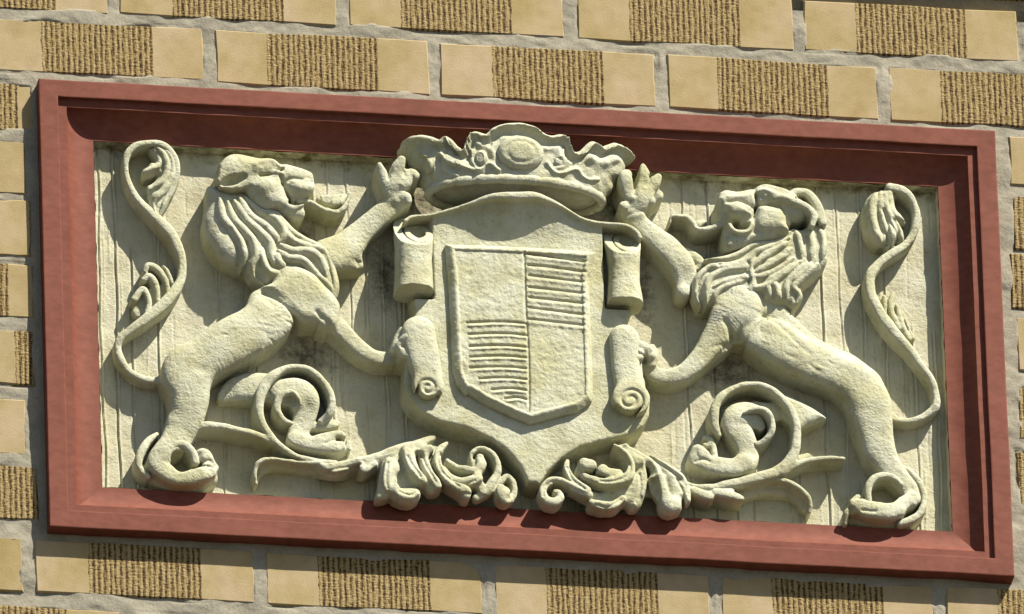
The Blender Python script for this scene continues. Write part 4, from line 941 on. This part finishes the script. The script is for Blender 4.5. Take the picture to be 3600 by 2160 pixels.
    for q in ([(1640, 680), (1690, 800), (1660, 900), (1540, 950), (1400, 950)], [(1790, 850), (1800, 980), (1750, 1120)], [(1350, 1170), (1480, 1195), (1600, 1120)], [(1230, 1050), (1080, 975), (950, 940), (870, 990), (850, 1080)], [(1090, 800), (1140, 920), (1250, 1020)], [(2150, 900), (2200, 1000), (2235, 1100)]): l.line('I', q, -1.7, 13, 34, 2, 14)
    l.undercut(17, ZCUT)
    l.stroke('N', [(620, 990, 20, 18), (750, 950, 24, 18), (900, 930, 26, 18), (1020, 955, 26, 18), (1120, 1010, 26, 18), (1200, 1090, 26, 17), (1230, 1170, 24, 15), (1220, 1240, 20, 13)], 17, .8, 2)
    l.plate('N', [(300, 1020), (480, 970), (800, 930), (1000, 960), (1140, 1040), (1210, 1140), (1210, 1230), (1150, 1200), (1060, 1100), (880, 1070), (700, 1080), (580, 1110), (420, 1090)], 11, 6, 1.2, 3)
    l.stroke('N', [(320, 1060, 40), (420, 1075, 50), (520, 1100, 40), (570, 1110, 24)], 20, 1, 3); l.stroke('N', [(110, 1040, 40), (190, 1080, 50), (260, 1100, 40)], 20, 1, 3); l.stroke('N', [(60, 1010, 30), (250, 1040, 40), (450, 1030, 50)], 17, 1, 4)
    l.rough(.35, .3, 24).build('acanthus_leaf', STONE, o, 'curling acanthus leaf right of the shield tip')
    return o
vine_right()

# ------------------------------------------------------------------ cartouche with scrolls, shield, crown
def cartouche():
    HC = 30.0
    v = vol_px(1370, 640, 2300, 1790, 66)
    zs_ = va('D', 1700, 1240, HC)[1]; zt = va('D', 1990, 780, 46)[1]
    xl = va('D', 1990, 780, 44)[0]; zr = va('G', 1900, 520, 30)[1]
    def top(gx, gz):
        u = np.clip((gz - zs_)/(zt - zs_), 0, 1.15)
        g = np.exp(-((gx - xl)/54.0)**2)
        Hh = HC + (2.0 + 14.0*g)*u**1.6
        side = np.clip((np.abs(gx - xl) - 80.0)/3.0, 0, 1)*np.clip((gz - zr)/4.0, 0, 1)
        return Hh - 14.0*side
    xc = va('G', 960, 700, HC)[0]
    out = [('D', 900, 1040), ('D', 960, 990), ('D', 1140, 972), ('D', 1350, 918), ('D', 1520, 862), ('D', 1700, 795), ('D', 1850, 765), ('D', 2000, 762), ('D', 2150, 775), ('D', 2300, 835), ('D', 2420, 905), ('E', 1400, 950), ('E', 1500, 1010), ('E', 1640, 1048), ('E', 1800, 1062), ('E', 1920, 1075), ('E', 2010, 1130)]
    pts = []
    for p in out:      # the rolled top edge leans forward: map it at its own height
        pp_ = VIEW[p[0]][0] + p[1]/ZF; hh = 33 + 12*math.exp(-((pp_ - 1824)/200)**2); x, z = va(p[0], p[1], p[2], hh); pts.append((x, z))
    low = [('G', 1990, 0), ('G', 1980, 560), ('G', 1930, 640), ('G', 1980, 720), ('G', 2080, 900), ('G', 2100, 1250), ('G', 2165, 1400), ('I', 1885, 200), ('I', 1875, 300), ('I', 1820, 405), ('I', 1700, 488), ('I', 1550, 525), ('I', 1400, 552), ('I', 1200, 612), ('I', 1030, 715), ('I', 890, 845), ('I', 815, 960), ('I', 705, 945),
           ('I', 645, 815), ('I', 560, 700), ('I', 480, 620), ('I', 350, 530), ('I', 150, 435), ('I', 0, 390), ('H', 2050, 500), ('H', 1900, 420), ('H', 1780, 310), ('H', 1715, 200), ('F', 880, 1250), ('F', 900, 1000), ('F', 880, 760), ('F', 960, 640), ('F', 1000, 520), ('F', 960, 300), ('F', 920, 0), ('D', 900, 1200)]
    for p in low: pts.append(va(p[0], p[1], p[2], HC))
    P = np.array(pts)
    sx, sz, sd, gx, gz = v.polysd(P, 5); w = 3.2
    Ht = top(gx, gz).astype(np.float32)
    qx = (sd + w)[:, :, None]; qh = (v.hs[None, None, :] - Ht[:, :, None]) + w
    d = np.minimum(np.maximum(qx, qh), 0) + np.sqrt(np.maximum(qx, 0)**2 + np.maximum(qh, 0)**2) - w
    v.comb(sx, sz, d, 0, False)
    # hollow under the overhanging top edge
    # rolled lip along the top
    v.stroke('D', [(890, 1040, 16, 35), (960, 1000, 16, 34), (1140, 980, 15, 34), (1350, 926, 17, 36), (1520, 872, 19, 40), (1700, 812, 28, 44), (1850, 800, 36, 46), (2000, 804, 42, 46), (2150, 802, 36, 46), (2300, 848, 22, 43), ('E', 1320, 908, 18, 39), ('E', 1500, 1016, 16, 35), ('E', 1640, 1054, 16, 34), ('E', 1800, 1070, 17, 34), ('E', 1930, 1087, 20, 35), ('E', 2020, 1140, 22, 36), ('E', 2060, 1200, 20, 36)], 42, .9, 1.5)
    v.rough(.3, .12, 31)
    o = v.build('cartouche', STONE, relief, 'scrolled cartouche carrying the shield')

    def roll(view, cx0, y0, cx1, y1, r0, r1, hc, topcut, botcut, name_label, hollow, spiral, waist=0.0, dome=False):
        """paper-like roll standing upright; cut ends face forward"""
        X0, Zt = va(view[0], cx0, y0, hc + 8); X1, Zb = va(view[1], cx1, y1, hc + 8)
        R0, R1 = r0/ZF/PXMM, r1/ZF/PXMM
        RR = max(R0, R1)
        t = Vol(min(X0, X1) - RR - 5, max(X0, X1) + RR + 5, Zb - RR - 8, Zt + RR + 8, hc + RR + 6, 4.0, .7)
        gx, gz, gh = t.xs[:, None, None], t.zs[None, :, None], t.hs[None, None, :]
        f = np.clip((gz - Zb)/(Zt - Zb), 0, 1); xc_ = X1 + (X0 - X1)*f
        R = R1 + (R0 - R1)*f - waist*np.sin(f*math.pi)
        d = (np.abs(gx - xc_)**2.7 + np.abs(gh - hc)**2.7)**(1/2.7) - R
        hf = hc + RR*.1
        if dome: cut_t = np.sqrt((gx - xc_)**2 + (gh - hc)**2 + np.maximum(gz - (Zt - R0), 0)**2) - R
        else:
            n = np.array(topcut)/np.linalg.norm(topcut); cut_t = (gz - Zt)*n[0] + (gh - hf)*n[1]
        n = np.array(botcut)/np.linalg.norm(botcut); cut_b = (Zb - gz)*n[0] + (gh - hf)*n[1]
        d = np.maximum(d, np.maximum(cut_t, cut_b))
        d = np.broadcast_to(d, t.d.shape).astype(np.float32).copy()
        # hollow or spiral at the cut end
        ends = []
        if hollow: ends.append((Zt, cut_t))
        if spiral: ends.append((Zb, cut_b))
        for zc, cutd in ends:
            u = gx - xc_ - (0 if not hollow else R0*.22); w_ = np.where(True, (gh - hc), 0)
            rho = np.sqrt(u**2 + w_**2)
            if hollow and zc == Zt:
                tub = rho - R0*.40
                ring = np.maximum(tub, -(cutd + 9.0))
                d = np.maximum(d, -ring)
                # gap between the outer wrap and the inner roll
                gap = np.maximum(np.abs(rho - R0*.74) - R0*.05, -(cutd + 3.0)); d = np.maximum(d, -np.where(u < R0*.3, gap, 5))
            else:
                th = np.arctan2(w_, u)
                ph = (rho/R1*1.75 - sgn*th/(2*math.pi)) % 1.0
                g = (np.abs(ph - .5) - .27)*R1*.5
                gr = np.maximum(np.maximum(g, rho - R1*.84), -(cutd + 4.0))
                d = np.maximum(d, -gr)
        t.d = d.astype(np.float32)
        t.rough(.3, .2, int(abs(X0)) + 3)
        return t.build('scroll', STONE, o, name_label)
    sgn = 1
    roll(('D', 'F'), 985, 1120, 985, 330, 190, 190, 27, (.60, .80), (1, .06), 'rolled scroll at the upper left of the cartouche', True, False, 1.2)
    roll(('E', 'G'), 1905, 1215, 1925, 450, 180, 178, 27, (.60, .80), (1, .06), 'rolled scroll at the upper right of the cartouche', True, False, 2.4)
    def volute(name, view, body, c, r0, turns, sgn_, label):
        t = vol_px(VIEW[view][0] + (c[0]-260)/ZF, VIEW[view][1] + (body[0][1]-240)/ZF, VIEW[view][0] + (c[0]+260)/ZF, VIEW[view][1] + (c[1]+240)/ZF, 56)
        t.stroke(view, body, 27, 1.15, 2)
        t.stroke(view, [(c[0], c[1], r0, 33)], 33, 2.2, 5, p=5)
        pts = []
        for k in range(30):
            q = k/29; a = sgn_*(q*turns*2*math.pi) + (math.pi*.15 if sgn_ > 0 else math.pi*.85)
            rr = r0*(.80 - .66*q)
            pts.append((c[0] + rr*math.cos(a), c[1] + rr*.92*math.sin(a)))
        t.line(view, pts, -5.5, 17, 38, 2.6, 26)
        t.ball(view, c[0], c[1], 22, 33, .8, 2)
        t.d = np.maximum(t.d, 12 - t.hs[None, None, :])
        return t.rough(.3, .2, int(c[0])).build(name, STONE, o, label)
    volute('scroll', 'F', [(1010, 770, 165), (1035, 930, 165), (1075, 1110, 158), (1100, 1230, 140)], (1110, 1275), 148, 1.7, 1, 'rolled scroll under the left lion\'s paw')
    volute('scroll', 'G', [(1900, 830, 148), (1905, 980, 140), (1920, 1150, 140), (1950, 1270, 150)], (1965, 1400), 185, 1.8, -1, 'rolled scroll under the right lion\'s paw')

    # shield
    s = vol_px(1540, 820, 2120, 1510, 50, res=.7); s_lo = HC - 4
    HS = HC + 8.5
    ol = [('D', 1285, 1248), ('D', 1700, 1262), ('D', 2200, 1285), ('E', 1400, 1305), ('E', 1640, 1325), ('G', 1575, 200), ('G', 1585, 500), ('G', 1600, 900), ('G', 1612, 1250), ('G', 1605, 1390), ('I', 1290, 180), ('I', 1200, 250), ('I', 1000, 300), ('I', 730, 372), ('I', 560, 305), ('I', 300, 185), ('I', 130, 80), ('F', 1480, 1340), ('F', 1400, 1230), ('F', 1360, 1100), ('F', 1350, 900), ('F', 1330, 500), ('F', 1312, 150), ('D', 1295, 1420)]
    P = np.array([va(a, b, c, HS - 2) for a, b, c in ol])
    sx, sz, sd, gx, gz = s.polysd(P, 4)
    hs = s.hs[None, None, :]
    bev = np.where(sd > -5.6, HS - 5.0*np.clip((sd + 5.6)/5.6, 0, 1)**1.3, HS).astype(np.float32)
    fld = np.clip((-sd - 7.2)/1.0, 0, 1)*1.25
    d = np.maximum(sd[:, :, None], (hs - (bev - fld)[:, :, None])*.85)
    d = np.maximum(d, s_lo - hs)
    s.comb(sx, sz, d, 0, False)
    HG = HS - 1.5
    s.line('D', [(2042, 1340), ('F', 2050, 300), ('F', 2062, 600), ('F', 2085, 1000), ('F', 2088, 1460), ('I', 700, 270)], -1.5, 11, HG, 2.0, HS - 6)
    for yl, yr in ((-22 - 0, 42), (82, 148), (185, 252), (300, 360), (398, 458), (498, 566), (608, 668)):
        s.line('G', [(985, yl), (1150, yl + (yr-yl)*.3), (1350, yl + (yr-yl)*.68), (1515, yr)], -2.0, 9, HG, 2.0, HS - 6)
        s.line('G', [(985, yl + 42), (1300, yl + 42 + (yr-yl)*.55), (1530, yr + 42)], .7, 20, HG, 2.0, HS - 6)
    s.line('E', [(965, 1355), (1200, 1385), (1530, 1432)], -2.0, 9, HG, 2.0, HS - 6); s.line('E', [(975, 1462), (1200, 1478), (1530, 1530)], -2.0, 9, HG, 2.0, HS - 6)
    for y, x0 in ((640, 1460), (752, 1475), (868, 1485), (970, 1490), (1075, 1490), (1180, 1580), (1285, 1700), (1372, 1830)):
        x0 += 25
        s.line('F', [(x0, y + 4), (x0 + (2065-x0)*.35, y - 6), (x0 + (2065-x0)*.7, y - 4), (2062, y + 12)], -2.2, 9, HG, 2.0, HS - 6)
        s.line('F', [(x0 + 20, y + 40), (x0 + (2055-x0)*.6, y + 28), (2055, y + 44)], .9, 14, HG, 2.0, HS - 6)
    s.rough(.22, .35, 33).build('shield', STONE, o, 'quartered shield with combed upper right and lower left quarters')
    return o
cartouche()

def crown():
    x1, z1 = va('D', 1130, 800, 22); x2, z2 = va('E', 1680, 830, 22)
    xc = (x1 + x2)/2; a0 = (x2 - x1)/2; ze = (z1 + z2)/2
    def surf(th, v_, off=0.0):
        a = a0 + 2 + 25*v_**.9; b = 29 + 3*v_**.9
        return np.stack([xc - (a + off)*np.cos(th), 22 + (b + off)*np.sin(th), ze + 5*np.sin(th) + 44*v_], -1)
    # the scalloped upper edge, traced and carried onto the flaring band
    D = [(880, 330), (890, 280), (960, 243), (1080, 235), (1180, 268), (1228, 288), (1290, 232), (1335, 295), (1380, 345), (1440, 372), (1498, 345), (1500, 270), (1525, 195), (1600, 200), (1685, 225), (1740, 162), (1850, 122), (1980, 112), (2100, 130), (2200, 188), (2280, 238), (2380, 226), (2450, 228)]
    E_ = [(1362, 300), (1382, 360), (1432, 402), (1500, 388), (1560, 330), (1592, 288), (1640, 302), (1692, 350), (1750, 330), (1830, 312), (1910, 342), (1968, 400)]
    px = [(VIEW['D'][0] + x/ZF, VIEW['D'][1] + y/ZF) for x, y in D] + [(VIEW['E'][0] + x/ZF, VIEW['E'][1] + y/ZF) for x, y in E_]
    px = catmull(np.array(px), 4)
    T, VT = [], []
    for (X, Y) in px:
        q = np.array([math.pi/2 + (X - 1812)/400*1.2, .9])
        best = None
        for th in np.linspace(-.3, math.pi + .3, 110):
            vv = np.linspace(.1, 1.9, 110); p = proj(surf(np.full(110, th), vv)); e = np.hypot(p[:, 0]-X, p[:, 1]-Y); k = e.argmin()
            if best is None or e[k] < best[0]: best = (e[k], th, vv[k])
        T.append(best[1]); VT.append(best[2])
    o_ = np.argsort(T); T = np.array(T)[o_]; VT = np.array(VT)[o_]
    nt, nv = 420, 110
    th = np.linspace(-.5, math.pi + .5, nt); vt = np.interp(th, T, VT)
    TH, S = np.meshgrid(th, np.linspace(0, 1, nv), indexing='ij'); Vv = S*vt[:, None]
    base = surf(TH.ravel(), Vv.ravel()); pp = proj(base)
    disp = np.zeros(len(base))
    def pol(view, pts): return catmull(np.array([(VIEW[view][0] + x/ZF, VIEW[view][1] + y/ZF) for x, y in pts]), 8)
    def dist(Q):
        b = np.full(len(pp), 1e9)
        for a, c in zip(Q[:-1], Q[1:]):
            e = c - a; t = np.clip(((pp - a) @ e)/(e @ e + 1e-9), 0, 1); b = np.minimum(b, np.hypot(*(pp - a - t[:, None]*e).T))
        return b
    def ridge(view, pts, amp, w): 
        nonlocal disp
        disp = disp + amp*np.exp(-(dist(pol(view, pts))/(w/ZF))**2)
    ridge('D', [(1260, 470), (1300, 560), (1400, 600)], 1.8, 20); ridge('D', [(1250, 390), (1320, 470), (1480, 520), (1600, 555), (1700, 490), (1800, 550)], 2.4, 22)
    ridge('D', [(1540, 360), (1540, 450), (1600, 540)], 1.8, 20); ridge('D', [(1580, 280), (1700, 330), (1750, 420), (1740, 500)], 1.8, 28)
    ridge('D', [(1060, 400), (1150, 440), (1190, 520), (1190, 620)], 3.2, 26); ridge('D', [(1240, 300), (1260, 380), (1340, 440), (1450, 480)], 2.2, 40)
    ridge('E', [(1160, 480), (1220, 560), (1300, 580), (1430, 540), (1500, 610), (1560, 640), (1650, 635)], 2.4, 18); ridge('E', [(1150, 340), (1260, 330), (1280, 420)], 2.2, 30)
    ridge('E', [(1280, 420), (1380, 470), (1500, 460), (1560, 420)], 1.6, 26); ridge('E', [(1580, 440), (1700, 480), (1820, 450), (1870, 480), (1850, 580)], 2.6, 46); ridge('E', [(1250, 440), (1330, 500), (1240, 530)], 1.5, 26)
    disp += 4.0*np.exp(-(((1 - S.ravel())*vt.repeat(nv)*44)/3.2)**2)         # thick rim
    disp -= 2.2*np.exp(-(((1 - S.ravel())*vt.repeat(nv)*44 - 7.5)/4.0)**2)     # hollow below it
    r = np.random.default_rng(9)
    for k in range(10):
        f = r.uniform(.1, .5, 2); disp += .10*np.sin(base[:, 0]*f[0] + r.uniform(0, 6))*np.sin(base[:, 2]*f[1] + r.uniform(0, 6))*2
    nrm = np.stack([-np.cos(TH.ravel()), np.sin(TH.ravel())*.9 + .1, np.full(TH.size, -.12)], -1); nrm /= np.linalg.norm(nrm, axis=1)[:, None]
    front = base + nrm*disp[:, None]; back = surf(TH.ravel(), Vv.ravel(), -6.5)
    I = np.arange(nt*nv).reshape(nt, nv); J = I + nt*nv
    F = [np.stack([I[:-1, :-1], I[1:, :-1], I[1:, 1:], I[:-1, 1:]], -1).reshape(-1, 4), np.stack([J[:-1, :-1], J[:-1, 1:], J[1:, 1:], J[1:, :-1]], -1).reshape(-1, 4),
         np.stack([I[:-1, -1], I[1:, -1], J[1:, -1], J[:-1, -1]], -1), np.stack([I[1:, 0], I[:-1, 0], J[:-1, 0], J[1:, 0]], -1),
         np.stack([I[0, :-1], I[0, 1:], J[0, 1:], J[0, :-1]], -1), np.stack([I[-1, 1:], I[-1, :-1], J[-1, :-1], J[-1, 1:]], -1)]
    o = link('crown', mesh_np('crown', world_pts(np.vstack([front, back])), np.vstack(F), True), STONE, relief)
    o['label'] = 'open crown with scalloped rim above the shield'
    E0 = surf(th, vt, -1.6); k5 = np.ones(7)/7
    E0 = np.stack([np.convolve(np.pad(E0[:, q], 3, mode='edge'), k5, mode='valid') for q in range(3)], -1)
    tg = np.gradient(E0, axis=0); tg /= np.linalg.norm(tg, axis=1)[:, None]
    n1 = np.cross(tg, np.array([0, 0, 1.0]) + 0*tg); n1 /= np.linalg.norm(n1, axis=1)[:, None] + 1e-9; n2 = np.cross(tg, n1)
    VV = np.concatenate([(E0 + 3.0*(math.cos(q)*n1 + math.sin(q)*n2))[:, None] for q in np.linspace(0, 2*math.pi, 12, endpoint=False)], 1).reshape(-1, 3)
    II = np.arange(nt*12).reshape(nt, 12); I2 = np.roll(II, -1, 1)
    link('rolled_edge', mesh_np('rolled_edge', world_pts(VV), np.stack([II[:-1], II[1:], I2[1:], I2[:-1]], -1).reshape(-1, 4), True), STONE, o)
    # hoop round the foot of the crown with the hollow underside
    n, m = 160, 14; V = []
    tt = np.linspace(-.9, math.pi + .9, n)
    for t in tt:
        c = np.array([xc - (a0 + 1)*math.cos(t), 22 + 27*math.sin(t), ze + 5*math.sin(t)])
        for k in range(m):
            p = 2*math.pi*k/m; rr = 4.2 + .25*math.sin(t*23) + .2*math.sin(t*41)
            V.append(c + np.array([-math.cos(t)*math.cos(p)*rr, math.sin(t)*math.cos(p)*rr, math.sin(p)*rr*1.15]))
    I = np.arange(n*m).reshape(n, m); I2 = np.roll(I, -1, 1)
    F = np.stack([I[:-1], I[1:], I2[1:], I2[:-1]], -1).reshape(-1, 4)
    b = len(V); rings = [(.98, 0), (.94, 1.4), (.88, .8), (.75, -2.5), (.5, -6.5), (.2, -8.5), (.02, -9)]
    tt = np.linspace(0, 2*math.pi, n)
    for sc, dz in rings:
        for t in tt: V.append((xc - (a0 + 1)*sc*math.cos(t), 22 + 27*sc*math.sin(t), ze + 5*math.sin(t)*sc + dz))
    K = np.arange(len(rings)*n).reshape(len(rings), n) + b
    F = np.vstack([F, np.stack([K[:-1, :-1], K[:-1, 1:], K[1:, 1:], K[1:, :-1]], -1).reshape(-1, 4)])
    link('hoop', mesh_np('hoop', world_pts(np.array(V)), F, True), STONE, o)
    # jewels: domed ovals set on the band
    def jewel(view, cx, cy, rx, ry, hgt, inner):
        X, Y = VIEW[view][0] + cx/ZF, VIEW[view][1] + cy/ZF
        k = np.hypot(pp[:, 0]-X, pp[:, 1]-Y).argmin(); c = base[k]; nn = nrm[k]
        t1 = np.array([math.sin(TH.ravel()[k]), math.cos(TH.ravel()[k]), 0]); t1 /= np.linalg.norm(t1); t2 = np.cross(nn, t1); t2 /= np.linalg.norm(t2)
        if t2[2] < 0: t2 = -t2
        A, B = rx/ZF/PXMM, ry/ZF/PXMM/.98
        V, nr, ns = [], 22, 56
        for i in range(nr + 1):
            q = i/nr
            hh = hgt*math.sqrt(max(0, 1 - q**3.2)) + inner*math.exp(-((q - .6)/.10)**2) - 3*(q > .99)
            for j in range(ns):
                p = 2*math.pi*j/ns
                V.append(c + t1*A*q*math.cos(p) + t2*B*q*math.sin(p) + nn*(hh - .5 + .12*q*math.sin(7*p + 9*q)))
        I = np.arange((nr+1)*ns).reshape(nr+1, ns); I2 = np.roll(I, -1, 1)
        link('jewel', mesh_np('jewel', world_pts(np.array(V)), np.stack([I[:-1], I[1:], I2[1:], I2[:-1]], -1).reshape(-1, 4), True), STONE, o)
    jewel('E', 905, 385, 235, 178, 7.5, -.8); jewel('D', 1622, 430, 62, 82, 4.0, .5); jewel('D', 1110, 500, 70, 90, 4.0, 0); jewel('E', 1290, 470, 60, 45, 2.6, 0)
crown()
